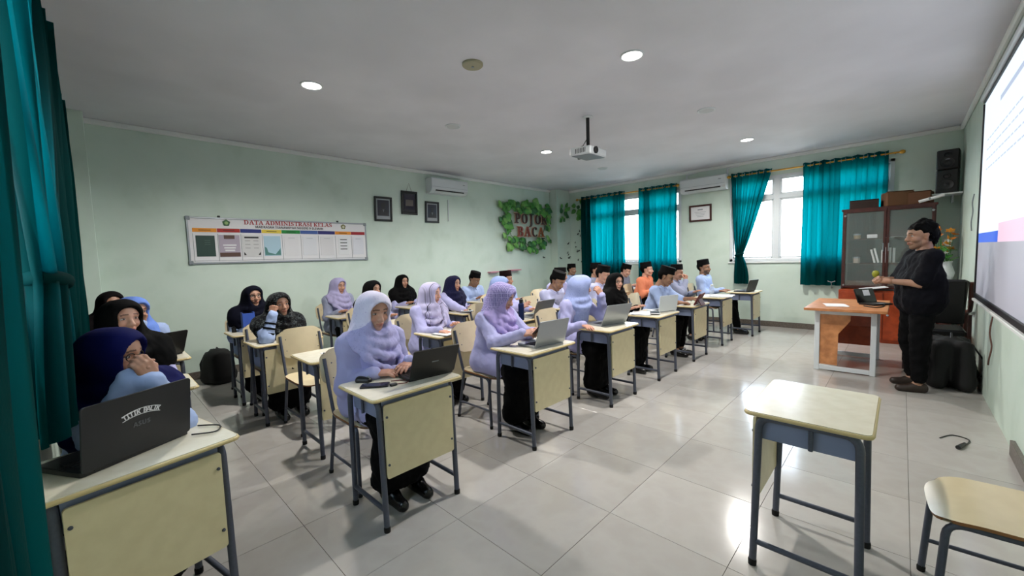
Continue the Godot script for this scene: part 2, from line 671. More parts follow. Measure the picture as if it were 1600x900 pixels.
# d: at, turn, lean, head (yaw, pitch, roll), sex, skin, shirt, lower, veil, hands ...
func person(d: Dictionary) -> Node3D:
	var fem: bool = d.get("fem", true)
	var lean: float = d.get("lean", 0.22)
	var standing: bool = d.get("stand", false)
	var hd: Vector3 = d.get("head", Vector3.ZERO)
	var cell: float = d.get("cell", 0.016)
	var s: float = d.get("s", 0.95 if fem else 1.0)
	var sw := (0.158 if fem else 0.185) * s
	var at: Vector3 = d.at
	var t := thing("person", d.label, "person", at, d.get("turn", 0.0), d.get("group", ""))
	var P := Vector3(0, 0.91 if standing else 0.535, 0)
	var u := Vector3(sin(lean), cos(lean), 0)
	var N := P + u * 0.455 * s
	var l2 := lean * 0.5 - hd.y * 0.35
	var HC := N + Vector3(sin(l2), cos(l2), 0) * 0.15 * s + Vector3(0.02, 0, 0)
	var hb := Basis.from_euler(Vector3(hd.z, hd.x, hd.y), EULER_ORDER_YZX)
	hb = Basis(Vector3.UP, hd.x) * Basis(Vector3(0, 0, 1), hd.y) * Basis(Vector3(1, 0, 0), hd.z)
	var hs := s * (0.97 if fem else 1.02)
	var hx := Transform3D(hb.scaled(Vector3.ONE * hs), HC)
	var J := {}
	for q in [["R", 1.0], ["L", -1.0]]:
		var sd: String = q[0]
		var z: float = q[1]
		J["S" + sd] = P + u * 0.41 * s + Vector3(0, 0, z * sw)
		var hnd: Dictionary = d.get("hand" + sd, {})
		var w: Vector3 = hnd.get("at", Vector3(0.33, TOP + 0.03, z * 0.12))
		var pole: Vector3 = hnd.get("pole", Vector3(-0.5, -1.0, z * 0.4))
		var l := 0.27 * s
		var el := ik(J["S" + sd], w, l, 0.245 * s, pole)
		J["E" + sd] = el
		if w.distance_to(J["S" + sd]) > l + 0.245 * s: w = el + (w - el).normalized() * 0.245 * s
		J["W" + sd] = w
		J["D" + sd] = hnd.get("dir", (w - el).normalized())
		J["U" + sd] = hnd.get("up", Vector3.UP)
		J["pose" + sd] = hnd.get("pose", "flat")
		var legs: Array = d.get("legs" + sd, [])
		if standing:
			J["H" + sd] = Vector3(0, 0.9, z * 0.085)
			J["K" + sd] = Vector3(0.02, 0.5, z * 0.11)
			J["A" + sd] = Vector3(-0.02 if z > 0 else 0.03, 0.09, z * 0.13)
		else:
			J["H" + sd] = P + Vector3(0, 0, z * 0.085)
			J["K" + sd] = legs[0] if legs else Vector3(0.41, 0.515, z * 0.09)
			J["A" + sd] = legs[1] if legs else Vector3(0.38, 0.1, z * 0.085)
	var skin: Color = d.get("skin", Color(0.42, 0.24, 0.15))
	# body: one mesh with head and hands
	var core := Field.new()
	core.k = 0.04
	for z in [-1.0, 1.0]:
		core.cap(P + Vector3(0, 0, z * 0.05), P + u * 0.3 * s + Vector3(0, 0, z * 0.06), 0.085, 0.085)
	core.cap(P + u * 0.38 * s, N, 0.06, 0.048)
	core.cap(N, HC + hb * Vector3(-0.02, -0.03, 0), 0.046, 0.05)
	var body := MB.new()
	for sd in ["R", "L"]:
		core.cap(P + u * 0.38 * s, J["S" + sd], 0.06, 0.042)
		core.cap(J["S" + sd], J["E" + sd], 0.042, 0.034)
		core.cap(J["E" + sd], J["W" + sd], 0.036, 0.025)
		core.cap(J["H" + sd], J["K" + sd], 0.062, 0.048)
		core.cap(J["K" + sd], J["A" + sd], 0.046, 0.033)
		core.cap(J["A" + sd] + Vector3(0, -0.03, 0), J["A" + sd] + Vector3(0.11, -0.055, 0), 0.034, 0.025)
	core.mesh(0.02 if standing or d.get("bare", 1.0) < 1.0 else 0.026, body)
	for i in body.v.size():
		body.c[i] = Color(skin, 1)
	var bare_head := body.v.size()
	body.add(HEAD, hx, skin)
	if d.get("beard", false):
		for i in range(bare_head, body.v.size()):
			var lp := hx.affine_inverse() * body.v[i]
			if lp.x > 0.02 and lp.y < -0.035 and lp.y > -0.12 and not (absf(lp.z) < 0.024 and absf(lp.y + 0.058) < 0.011) and (lp.y < -0.066 or absf(lp.z) > 0.04 or absf(lp.y + 0.043) < 0.006):
				body.c[i] = skin.lerp(Color(0.03, 0.025, 0.022), d.get("beard_k", 0.7))
	for sd in ["R", "L"]:
		var x: Vector3 = (J["D" + sd] as Vector3).normalized()
		var y: Vector3 = J["U" + sd]
		y = (y - x * y.dot(x)).normalized()
		var z := x.cross(y)
		if sd == "L": z = -z
		var hsz := 0.95 if fem else 1.03
		body.add(HANDS[J["pose" + sd]], Transform3D(Basis(x, y, z).scaled_local(Vector3.ONE * hsz), J["W" + sd]), skin)
	var bo := part(body, "body", M.skin, t)
	# shirt or tunic
	var f := Field.new()
	f.k = 0.05
	var girth: float = d.get("girth", 1.0)
	for z in [-1.0, 1.0]:
		f.cap(P + Vector3(-0.01, 0, z * 0.06 * girth), P + u * 0.17 * s + Vector3(0, 0, z * 0.052 * girth), 0.122 * girth, 0.11 * girth)
		f.cap(P + u * 0.17 * s + Vector3(0, 0, z * 0.052 * girth), P + u * 0.33 * s + Vector3(0, 0, z * 0.075), 0.11 * girth, 0.105)
	f.cap(P + u * 0.36 * s, N - u * 0.01, 0.085, 0.06)
	var bare: float = d.get("bare", 1.0)   # how far down the forearm the sleeve goes (<0: above the elbow)
	for sd in ["R", "L"]:
		f.cap(P + u * 0.36 * s, J["S" + sd], 0.085, 0.064)
		if bare < 0.0:
			f.cap(J["S" + sd], (J["S" + sd] as Vector3).lerp(J["E" + sd], 1.0 + bare), 0.068, 0.066)
		else:
			f.cap(J["S" + sd], J["E" + sd], 0.062, 0.053)
			f.cap(J["E" + sd], (J["E" + sd] as Vector3).lerp(J["W" + sd], bare), 0.053, 0.042)
		if fem and not standing:
			f.cap(J["H" + sd] + Vector3(0.02, 0.012, 0), (J["H" + sd] as Vector3).lerp(J["K" + sd], 0.62) + Vector3(0, 0.008, 0), 0.118, 0.1)
		elif standing:
			f.cap(J["H" + sd] + Vector3(0, 0.06, 0), J["H" + sd] + Vector3(0.0, -0.06, 0), 0.112, 0.12)
	if fem and not standing: f.cap(P + Vector3(0.04, -0.03, 0), P + Vector3(0.24, -0.03, 0), 0.115, 0.1)
	var sh := f.mesh(cell)
	wobble(sh, 0.004, at.x * 7.0 + at.z * 3.0)
	renormal(sh)
	part(sh, "tunic" if fem else "shirt", d.shirt, t)
	if d.has("stripes"):
		for sd in ["R", "L"]:
			for k in 3:
				var c0: Vector3 = (J["E" + sd] as Vector3).lerp(J["W" + sd], 0.2 + 0.2 * k)
				var ax: Vector3 = ((J["W" + sd] as Vector3) - (J["E" + sd] as Vector3)).normalized()
				part(MB.new().tube([c0, c0 + ax * 0.016], 0.0555 - 0.003 * k, 14), "sleeve_stripe", d.stripes, t)
	# skirt or trousers
	var lw := Field.new()
	lw.k = 0.07 if fem else 0.03
	for sd in ["R", "L"]:
		var z := 1.0 if sd == "R" else -1.0
		lw.cap(J["H" + sd], J["K" + sd], 0.1, 0.082 if fem else 0.076)
		if fem:
			lw.cap(J["K" + sd], J["A" + sd] + Vector3(-0.01, 0.06, z * 0.012), 0.082, 0.092)
		else:
			lw.cap(J["K" + sd], (J["A" + sd] as Vector3) + Vector3(-0.005, 0.045, 0), 0.075, 0.058)
	if fem and not standing:
		lw.cap(Vector3(0.05, 0.5, 0), Vector3(0.4, 0.48, 0), 0.09, 0.085)
		lw.cap(Vector3(0.4, 0.47, 0), Vector3(0.375, 0.16, 0), 0.082, 0.085)
	lw.cap(P + Vector3(0, 0, -0.05), P + Vector3(0, 0, 0.05), 0.105, 0.105)
	var lm := lw.mesh(cell * 1.15)
	for i in lm.v.size():
		lm.v[i].y = maxf(lm.v[i].y, 0.035)
	wobble(lm, 0.006, at.z * 5.0)
	renormal(lm)
	part(lm, "skirt" if fem else "trousers", d.get("lower", M.black_cloth), t)
	for sd in ["R", "L"]:
		var a: Vector3 = J["A" + sd]
		var sf := Field.new()
		sf.k = 0.03
		var toe := (a - (J["K" + sd] as Vector3)) * Vector3(1, 0, 1)
		sf.cap(Vector3(a.x - 0.03, a.y - 0.055, a.z), Vector3(a.x + 0.14, maxf(a.y - 0.066, 0.034), a.z), 0.042, 0.036)
		sf.cap(Vector3(a.x - 0.03, a.y - 0.04, a.z), Vector3(a.x + 0.03, a.y - 0.04, a.z), 0.042, 0.04)
		var sm := sf.mesh(0.016)
		for i in sm.v.size():
			sm.v[i].y = maxf(sm.v[i].y, a.y - 0.098)
		part(sm, "shoe", d.get("shoe", M.shoe), t)
	# head wear
	if fem:
		var v := Field.new()
		v.k = 0.034
		v.sk = 0.008
		v.cap(HC + hb * Vector3(-0.03, 0.038, 0) * hs, HC + hb * Vector3(0.026, 0.044, 0) * hs, 0.095 * hs, 0.091 * hs)
		v.cap(HC + hb * Vector3(0.03, 0.04, 0) * hs, HC + hb * Vector3(0.026, -0.075, 0) * hs, 0.088 * hs, 0.08 * hs)
		v.cap(HC + hb * Vector3(-0.035, 0.02, 0) * hs, N + Vector3(-0.045, -0.02, 0), 0.09 * hs, 0.1)
		v.cap(HC + hb * Vector3(0.035, -0.09, 0) * hs, N + u * -0.06 + Vector3(0.07, 0, 0), 0.07, 0.09)
		var wide: float = d.get("wide", 0.0)
		var fall: float = d.get("fall", 0.2)    # how far the cloth falls below the neck
		for sd in ["R", "L"]:
			var z := 1.0 if sd == "R" else -1.0
			var S: Vector3 = J["S" + sd]
			v.cap(HC + hb * Vector3(-0.015, -0.02, z * 0.02) * hs, S.lerp(N, 0.5) + Vector3(-0.01, 0.0, 0), 0.084 * hs, 0.076)
			v.cap(HC + hb * Vector3(-0.05, 0.01, z * 0.015) * hs, N + Vector3(-0.05, -0.03, z * 0.045), 0.08 * hs, 0.085)
			v.cap(N + Vector3(0.04, -0.03, z * 0.03), N - u * fall + Vector3(0.06, 0, z * (0.035 + 0.04 * wide)), 0.085, 0.092)
			v.cap(N + Vector3(-0.04, -0.03, z * 0.04), N - u * (fall * 0.7) + Vector3(-0.035, 0, z * 0.06), 0.088, 0.1)
			if wide > 0.5:
				v.cap(N + Vector3(-0.02, -0.01, z * 0.03), S + Vector3(0, 0.0, z * -0.004), 0.09, 0.083)
				v.cap(S, S.lerp(J["E" + sd], 0.36), 0.083, 0.078)
				v.cap(S.lerp(J["E" + sd], 0.2) + Vector3(0.02, 0, 0), N - u * fall + Vector3(0.06, 0, z * 0.06), 0.075, 0.09)
			else:
				v.cap(N + Vector3(-0.01, -0.005, z * 0.03), S + Vector3(0.01, 0.012, z * -0.05), 0.086, 0.064)
				v.cap(S + Vector3(0.03, 0.0, z * -0.06), N - u * fall * 0.8 + Vector3(0.06, 0, z * 0.03), 0.066, 0.085)
		v.cap(N - u * fall * 0.6 + Vector3(0.06, 0, 0), N - u * (fall + 0.08) + Vector3(0.055, 0, 0), 0.1, 0.095)
		# swags of cloth looping from shoulder to shoulder under the chin
		var side := 1.0 if fmod(absf(at.x * 3.0 + at.z), 2.0) > 1.0 else -1.0
		for q in int(d.get("swags", 4)):
			var prev := Vector3.ZERO
			for e in 9:
				var a := lerpf(-1.45, 1.45, e / 8.0)
				var drop := (0.02 + 0.05 * q) * cos(a * 0.95) + 0.045 * side * sin(a) * (0.5 + 0.35 * q)
				var rad := 0.109 + 0.02 * q
				var pt := N + Vector3(0.016 + rad * cos(a) * 0.97, 0.04 - 0.024 * q - drop, rad * sin(a) * 1.03)
				if e > 0: v.cap(prev, pt, 0.0145, 0.0145)
				prev = pt
		v.cut(HC + hb * Vector3(0.108, 0.02, 0) * hs, HC + hb * Vector3(0.116, -0.052, 0) * hs, 0.067 * hs, 0.062 * hs)
		v.cut(HC + hb * Vector3(0.16, 0.02, 0) * hs, HC + hb * Vector3(0.17, -0.05, 0) * hs, 0.085 * hs, 0.075 * hs)
		var hm := v.mesh(minf(cell * 0.74, 0.0135))
		# soft folds: stronger low down, stretched along the fall of the cloth
		for i in hm.v.size():
			var p := hm.v[i]
			var q := p - (N + Vector3(0.02, 0.03, 0))
			var low := clampf((HC.y - 0.02 - p.y) / 0.14, 0.12, 1.0)
			var ang := atan2(q.z, q.x)
			var f1 := crease.get_noise_3d(ang * 2.2 + at.z * 3.0, p.y * 7.0 + q.z * 9.0 * side, at.x * 5.0)
			var f2 := 1.0 - absf(crease.get_noise_3d(ang * 2.6 - p.y * 5.0 * side, p.y * 9.0 + q.z * 12.0 * side, at.z * 5.0)) * 3.0
			hm.v[i] = p + hm.n[i] * (0.006 * f1 + 0.002 * maxf(f2, -0.2)) * low
		renormal(hm)
		if d.has("drape"):
			var up := MB.new()
			var dn := MB.new()
			var yc := HC.y - 0.10 * hs
			for q in range(0, hm.ix.size(), 3):
				var ctr := (hm.v[hm.ix[q]] + hm.v[hm.ix[q + 1]] + hm.v[hm.ix[q + 2]]) / 3.0
				var into := up if ctr.y - (ctr.x - HC.x) * 0.55 > yc + 0.012 * sin(ctr.z * 40.0) else dn
				for e in 3: into.ix.append(into.vert(hm.v[hm.ix[q + e]], hm.n[hm.ix[q + e]]))
			part(up, "hijab", d.veil, t)
			part(dn, "hijab_drape", d.drape, t)
		else:
			part(hm, "hijab", d.veil, t)
	else:
		part(MB.new().add(HAIR, hx), "hair", M.hair, t)
		if d.get("peci", true):
			var pm := MB.new()
			var hgt: float = d.get("peci_h", 0.095)
			pm.lathe([Vector2(0.0825, 0), Vector2(0.0885, 0.0), Vector2(0.0885, 0.012), Vector2(0.085, hgt - 0.004), Vector2(0.081, hgt), Vector2(0.0, hgt + 0.003)], 26)
			part(pm, "cap", d.get("peci_mat", M.velvet), t, hx * Transform3D(Basis(Vector3(0, 0, 1), 0.1).scaled_local(Vector3(1.2, 1, 1)), Vector3(-0.008, 0.062, 0)))
		elif d.get("mop", false):
			var mf := Field.new()
			mf.k = 0.03
			for k in 9:
				var a := TAU * k / 9.0
				mf.cap(Vector3(-0.02, 0.1, 0), Vector3(-0.015 + 0.075 * cos(a), 0.098 + 0.012 * sin(a * 3.0), 0.058 * sin(a)), 0.045, 0.026)
			mf.cap(Vector3(-0.055, 0.08, 0), Vector3(-0.075, -0.03, 0), 0.06, 0.05)
			for z in [-1.0, 1.0]:
				mf.cap(Vector3(-0.01, 0.085, z * 0.04), Vector3(-0.04, 0.0, z * 0.055), 0.04, 0.03)
				mf.cap(Vector3(0.045, 0.09, z * 0.03), Vector3(0.0, 0.06, z * 0.06), 0.03, 0.024)
			var mm := mf.mesh(0.01)
			wobble(mm, 0.011, 1.0)
			renormal(mm)
			part(mm, "hair_top", M.hair, t, hx)
		# collar and button placket
		if not standing:
			var cm := MB.new()
			for z in [-1.0, 1.0]:
				cm.tube([N + Vector3(-0.055, 0.028, 0), N + Vector3(-0.03, 0.03, z * 0.055), N + Vector3(0.03, 0.018, z * 0.055), N + Vector3(0.075, -0.018, z * 0.02), N + Vector3(0.07, -0.05, z * 0.045)], [0.016, 0.016, 0.016, 0.014, 0.006], 8, 0.5)
			part(cm, "collar", d.shirt, t)
	if d.get("glasses", false):
		var gm := MB.new()
		for z in [-1.0, 1.0]:
			var ring := []
			for k in 17:
				var a := TAU * k / 16.0
				ring.append(Vector3(0.1 - absf(0.032 + 0.02 * cos(a)) * 0.18, 0.01 + 0.017 * sin(a), z * (0.032 + 0.022 * cos(a))))
			gm.tube(ring, 0.0022, 6)
			gm.tube([Vector3(0.09, 0.016, z * 0.054), Vector3(0.0, 0.02, z * 0.078)], 0.0018, 6)
		gm.tube([Vector3(0.102, 0.014, -0.011), Vector3(0.106, 0.017, 0), Vector3(0.102, 0.014, 0.011)], 0.0018, 6)
		part(gm, "glasses", M.black_plastic, t, hx)
	if d.has("badge"):
		var bm := MB.new().box(Vector3.ZERO, Vector3(0.004, 0.055, 0.085), 0.001)
		part(bm, "name_badge", M.paper, t, Transform3D(Basis(Vector3(0, 0, 1), -lean), N - u * 0.2 + d.badge))
	if d.has("brooch"):
		part(MB.new().lathe([Vector2(0, -0.006), Vector2(0.012, -0.004), Vector2(0.016, 0), Vector2(0.012, 0.004), Vector2(0, 0.006)], 12), "brooch", M.silver, t, Transform3D(Basis(Vector3(0, 0, 1), PI / 2), N - u * 0.13 + Vector3(0.155, 0, 0)))
	if d.get("watch", false):
		var wd: Vector3 = ((J.WR as Vector3) - (J.ER as Vector3)).normalized()
		part(MB.new().tube([(J.WR as Vector3) - wd * 0.02, (J.WR as Vector3) + wd * 0.006], 0.03, 14), "wristwatch", M.black_plastic, t)
	return t

# ------------------------------------------------------------------ materials of the place
func make_materials() -> void:
	var paint := noise_tex(3, 0.006, [[0.0, Color(0.92, 0.935, 0.92)], [0.35, Color(0.98, 0.985, 0.98)], [0.7, Color(1, 1, 1)], [1.0, Color(0.96, 0.97, 0.96)]], 512, 5)
	M.wall = tri_tex(mat(Color(0.80, 0.86, 0.815), 0.55), paint, 0.35, true)
	with_normal(M.wall, noise_tex(9, 0.02, [], 256, 4, true, 1.5), 0.12)
	M.ceiling = tri_tex(mat(Color(0.87, 0.865, 0.89), 0.7), noise_tex(5, 0.008, [[0.2, Color(0.95, 0.95, 0.95)], [0.8, Color(1, 1, 1)]], 256), 0.3, true)
	M.trim = mat(Color(0.88, 0.89, 0.88), 0.5)
	M.grout = mat(Color(0.50, 0.48, 0.46), 0.9)
	M.tiles = []
	for k in 3:
		var t := tri_tex(mat([Color(0.70, 0.685, 0.665), Color(0.71, 0.695, 0.675), Color(0.69, 0.675, 0.655)][k], 0.13), noise_tex(20 + k, 0.012, [[0.2, Color(0.975, 0.972, 0.968)], [0.55, Color(1, 1, 1)], [0.8, Color(0.985, 0.982, 0.98)]], 256, 5), 1.1, true)
		t.metallic_specular = 0.5
		M.tiles.append(t)
	M.skirting = tri_tex(mat(Color(0.42, 0.39, 0.36), 0.35), speck(Color(0.85, 0.84, 0.83), Color(1, 1, 1), 31, 0.05), 2.0, true)
	M.white_frame = mat(Color(0.85, 0.87, 0.88), 0.35)
	M.glass = mat(Color(0.9, 1, 0.98, 0.06), 0.02)
	M.glass.transparency = BaseMaterial3D.TRANSPARENCY_ALPHA
	# curtains: thin dense teal cloth that lets some daylight through
	M.curtain = mat(Color(0.0, 0.15, 0.145), 0.8)
	M.curtain.backlight_enabled = true
	M.curtain.backlight = Color(0.0, 0.44, 0.47)
	M.curtain.metallic_specular = 0.12
	M.curtain.uv1_triplanar = true
	M.curtain.uv1_scale = Vector3.ONE * 5.0
	with_normal(M.curtain, noise_tex(42, 0.15, [], 128, 2, true, 2.0), 0.25)
	M.brass = mat(Color(0.80, 0.60, 0.25), 0.3, 0.9)
	M.laminate = tri_tex(mat(Color(0.90, 0.875, 0.80), 0.2), noise_tex(51, 0.03, [[0.2, Color(0.975, 0.97, 0.96)], [0.8, Color(1, 1, 1)]], 256, 5), 1.6)
	M.laminate_edge = mat(Color(0.80, 0.72, 0.52), 0.5)
	M.panel = tri_tex(mat(Color(0.87, 0.82, 0.66), 0.38), noise_tex(52, 0.03, [[0.2, Color(0.975, 0.97, 0.96)], [0.8, Color(1, 1, 1)]], 256, 5), 1.4)
	M.ply = tri_tex(mat(Color(0.86, 0.80, 0.66), 0.28), noise_tex(53, 0.025, [[0.2, Color(0.975, 0.97, 0.96)], [0.8, Color(1, 1, 1)]], 256, 5), 1.4)
	M.ply_edge = mat(Color(0.55, 0.36, 0.18), 0.6)
	M.steel = tri_tex(mat(Color(0.31, 0.33, 0.385), 0.38, 0.2), speck(Color(0.94, 0.94, 0.94), Color(1, 1, 1), 54, 0.08), 3.0)
	M.tray = mat(Color(0.49, 0.53, 0.64), 0.42, 0.1)
	M.rubber = mat(Color(0.05, 0.05, 0.055), 0.8)
	M.black_plastic = mat(Color(0.035, 0.036, 0.04), 0.42)
	M.dark_plastic = mat(Color(0.095, 0.10, 0.112), 0.45)
	M.silver = mat(Color(0.62, 0.64, 0.66), 0.32, 0.75)
	M.white_plastic = mat(Color(0.82, 0.84, 0.85), 0.35)
	M.grey_plastic = mat(Color(0.5, 0.53, 0.55), 0.45)
	M.paper = mat(Color(0.88, 0.88, 0.89), 0.8)
	M.ink = mat(Color(0.05, 0.05, 0.06), 0.6)
	M.key = mat(Color(0.55, 0.56, 0.58), 0.5)
	M.dim_screen = mat(Color(0.03, 0.035, 0.045), 0.12)
	M.skin = mat(Color(1, 1, 1), 0.5)
	M.skin.vertex_color_use_as_albedo = true
	M.skin.subsurf_scatter_enabled = true
	M.skin.subsurf_scatter_strength = 0.08
	M.hair = mat(Color(0.016, 0.015, 0.016), 0.75)
	M.hair.metallic_specular = 0.2
	M.velvet = cloth(Color(0.028, 0.026, 0.03), 0.85)
	M.velvet_maroon = cloth(Color(0.10, 0.035, 0.045), 0.85)
	M.velvet_grey = cloth(Color(0.30, 0.30, 0.33), 0.85)
	M.black_cloth = cloth(Color(0.028, 0.029, 0.036), 0.9)
	M.shoe = mat(Color(0.03, 0.028, 0.028), 0.25)
	M.shoe_brown = mat(Color(0.17, 0.12, 0.09), 0.5)
	M.uniform = cloth(Color(0.68, 0.675, 0.84), 0.85)
	M.uniform_blue = cloth(Color(0.62, 0.69, 0.84), 0.85)
	M.uniform_grey = cloth(Color(0.55, 0.57, 0.66), 0.85)
	M.uniform_pale = cloth(Color(0.72, 0.73, 0.86), 0.85)
	M.orange_cloth = cloth(Color(0.86, 0.52, 0.39), 0.85)
	M.check_cloth = printed(Color(0.60, 0.60, 0.66), "check", Color(0.40, 0.40, 0.50))
	M.navy_veil = cloth(Color(0.05, 0.07, 0.30), 0.85)
	M.deep_navy_veil = cloth(Color(0.035, 0.042, 0.10), 0.85)
	M.black_veil = cloth(Color(0.022, 0.022, 0.026), 0.85)
	M.brown_veil = cloth(Color(0.075, 0.06, 0.065), 0.85)
	M.sky_veil = cloth(Color(0.42, 0.54, 0.83), 0.85)
	M.lilac_drape = printed(Color(0.70, 0.69, 0.87), "fleck", Color(0.55, 0.53, 0.76))
	M.print_drape = cloth(Color(0.69, 0.63, 0.84), 0.8)
	M.lilac_veil = printed(Color(0.86, 0.845, 0.94), "fleck", Color(0.70, 0.66, 0.84))
	M.print_veil = printed(Color(0.74, 0.70, 0.88), "squares", Color(0.45, 0.41, 0.64))
	M.grey_veil = cloth(Color(0.62, 0.60, 0.74), 0.85)
	M.stripe_veil = printed(Color(0.74, 0.72, 0.85), "lines", Color(0.12, 0.11, 0.18))
	M.blue_print_veil = printed(Color(0.62, 0.67, 0.85), "fleck", Color(0.46, 0.49, 0.72))
	M.pale_blue_veil = printed(Color(0.60, 0.67, 0.86), "fleck", Color(0.45, 0.5, 0.74))
	M.floral_veil = printed(Color(0.045, 0.05, 0.065), "floral", Color(0.42, 0.46, 0.46))
	M.navy_print_veil = printed(Color(0.085, 0.09, 0.20), "fleck", Color(0.2, 0.2, 0.36))
	M.tee = cloth(Color(0.038, 0.04, 0.065), 0.85)
	M.wood_orange = tri_tex(mat(Color(0.84, 0.58, 0.38), 0.35), noise_tex(71, 0.02, [[0.2, Color(0.86, 0.82, 0.78)], [0.8, Color(1, 1, 1)]], 256, 5), 1.5)
	M.wood_red = tri_tex(mat(Color(0.66, 0.27, 0.12), 0.35), noise_tex(72, 0.02, [[0.2, Color(0.84, 0.8, 0.76)], [0.8, Color(1, 1, 1)]], 256, 5), 1.5)
	M.wood_dark = tri_tex(mat(Color(0.27, 0.115, 0.085), 0.4), noise_tex(73, 0.02, [[0.2, Color(0.8, 0.76, 0.74)], [0.8, Color(1, 1, 1)]], 256, 5), 1.5)
	M.cardboard = tri_tex(mat(Color(0.40, 0.28, 0.19), 0.85), speck(Color(0.9, 0.9, 0.9), Color(1, 1, 1), 74, 0.1), 4.0)
	M.leaves = [leafm(Color(0.24, 0.50, 0.20)), leafm(Color(0.34, 0.60, 0.26)), leafm(Color(0.16, 0.38, 0.19)), leafm(Color(0.46, 0.66, 0.34))]
	M.pink = mat(Color(0.80, 0.50, 0.58), 0.5)
	M.bag = tri_tex(mat(Color(0.025, 0.025, 0.03), 0.75), speck(Color(0.7, 0.7, 0.7), Color(1, 1, 1), 75, 0.1), 5.0)

func leafm(c: Color) -> StandardMaterial3D:
	var m := mat(c, 0.45)
	m.backlight_enabled = true
	m.backlight = Color(c.r * 0.3, c.g * 0.3, c.b * 0.3)
	return m

var weave: NoiseTexture2D
func cloth(c: Color, rough := 0.85) -> StandardMaterial3D:
	if weave == null: weave = noise_tex(61, 0.05, [], 256, 4, true, 3.0)
	var m := mat(c, rough)
	m.uv1_triplanar = true
	m.uv1_scale = Vector3.ONE * 3.5
	m.metallic_specular = 0.25
	if c.get_luminance() > 0.2:
		m.rim_enabled = true
		m.rim = 0.12
		m.rim_tint = 0.6
	return with_normal(m, weave, 0.13)

func printed(c: Color, kind: String, ink: Color) -> StandardMaterial3D:
	var im := Image.create(256, 256, false, Image.FORMAT_RGB8)
	im.fill(c)
	rng.seed = hash(kind) % 10000
	if kind == "squares":
		for j in 8:
			for i in 8:
				var x := i * 32 + 3
				var y := j * 32 + 3
				im.fill_rect(Rect2i(x, y, 26, 26), ink.lerp(c, 0.15))
				im.fill_rect(Rect2i(x + 5, y + 5, 16, 16), c)
				if (i + j) % 2 == 0: im.fill_rect(Rect2i(x + 10, y + 5, 5, 16), ink.lerp(c, 0.2))
				else: im.fill_rect(Rect2i(x + 5, y + 10, 16, 5), ink.lerp(c, 0.2))
	elif kind == "lines":
		for i in 2:
			im.fill_rect(Rect2i(40 + i * 128, 0, 8, 256), ink)
			im.fill_rect(Rect2i(56 + i * 128, 0, 3, 256), ink.lerp(c, 0.4))
	elif kind == "check":
		for i in 16:
			im.fill_rect(Rect2i(i * 16, 0, 3, 256), ink)
			im.fill_rect(Rect2i(0, i * 16, 256, 3), ink)
	else:
		for k in (150 if kind == "fleck" else 190):
			var x := rng.randi_range(0, 245)
			var y := rng.randi_range(0, 245)
			var w := rng.randi_range(3, 8) if kind == "fleck" else rng.randi_range(3, 15)
			var h := rng.randi_range(3, 8) if kind == "fleck" else rng.randi_range(3, 12)
			for a in h:
				for b in w:
					if Vector2((b - w * 0.5) / (w * 0.5), (a - h * 0.5) / (h * 0.5)).length() < 1.0:
						im.set_pixel(x + b if x + b < 256 else 255, y + a if y + a < 256 else 255, ink.lerp(c, rng.randf() * 0.5))
	var m := cloth(Color.WHITE)
	m.albedo_texture = ImageTexture.create_from_image(im)
	return m

# ------------------------------------------------------------------ the room
func wall_with_openings(x0: float, x1: float, z0: float, z1: float, holes: Array) -> MB:
	var mb := MB.new()
	var x := x0
	var zc := (z0 + z1) * 0.5
	var d := absf(z1 - z0)
	for h in holes:
		mb.box(Vector3((x + h[0]) * 0.5, H * 0.5, zc), Vector3(h[0] - x, H + 0.02, d), 0)
		mb.box(Vector3((h[0] + h[1]) * 0.5, h[2] * 0.5, zc), Vector3(h[1] - h[0], h[2], d), 0)
		mb.box(Vector3((h[0] + h[1]) * 0.5, (h[3] + H) * 0.5, zc), Vector3(h[1] - h[0], H - h[3] + 0.02, d), 0)
		x = h[1]
	mb.box(Vector3((x + x1) * 0.5, H * 0.5, zc), Vector3(x1 - x, H + 0.02, d), 0)
	return mb

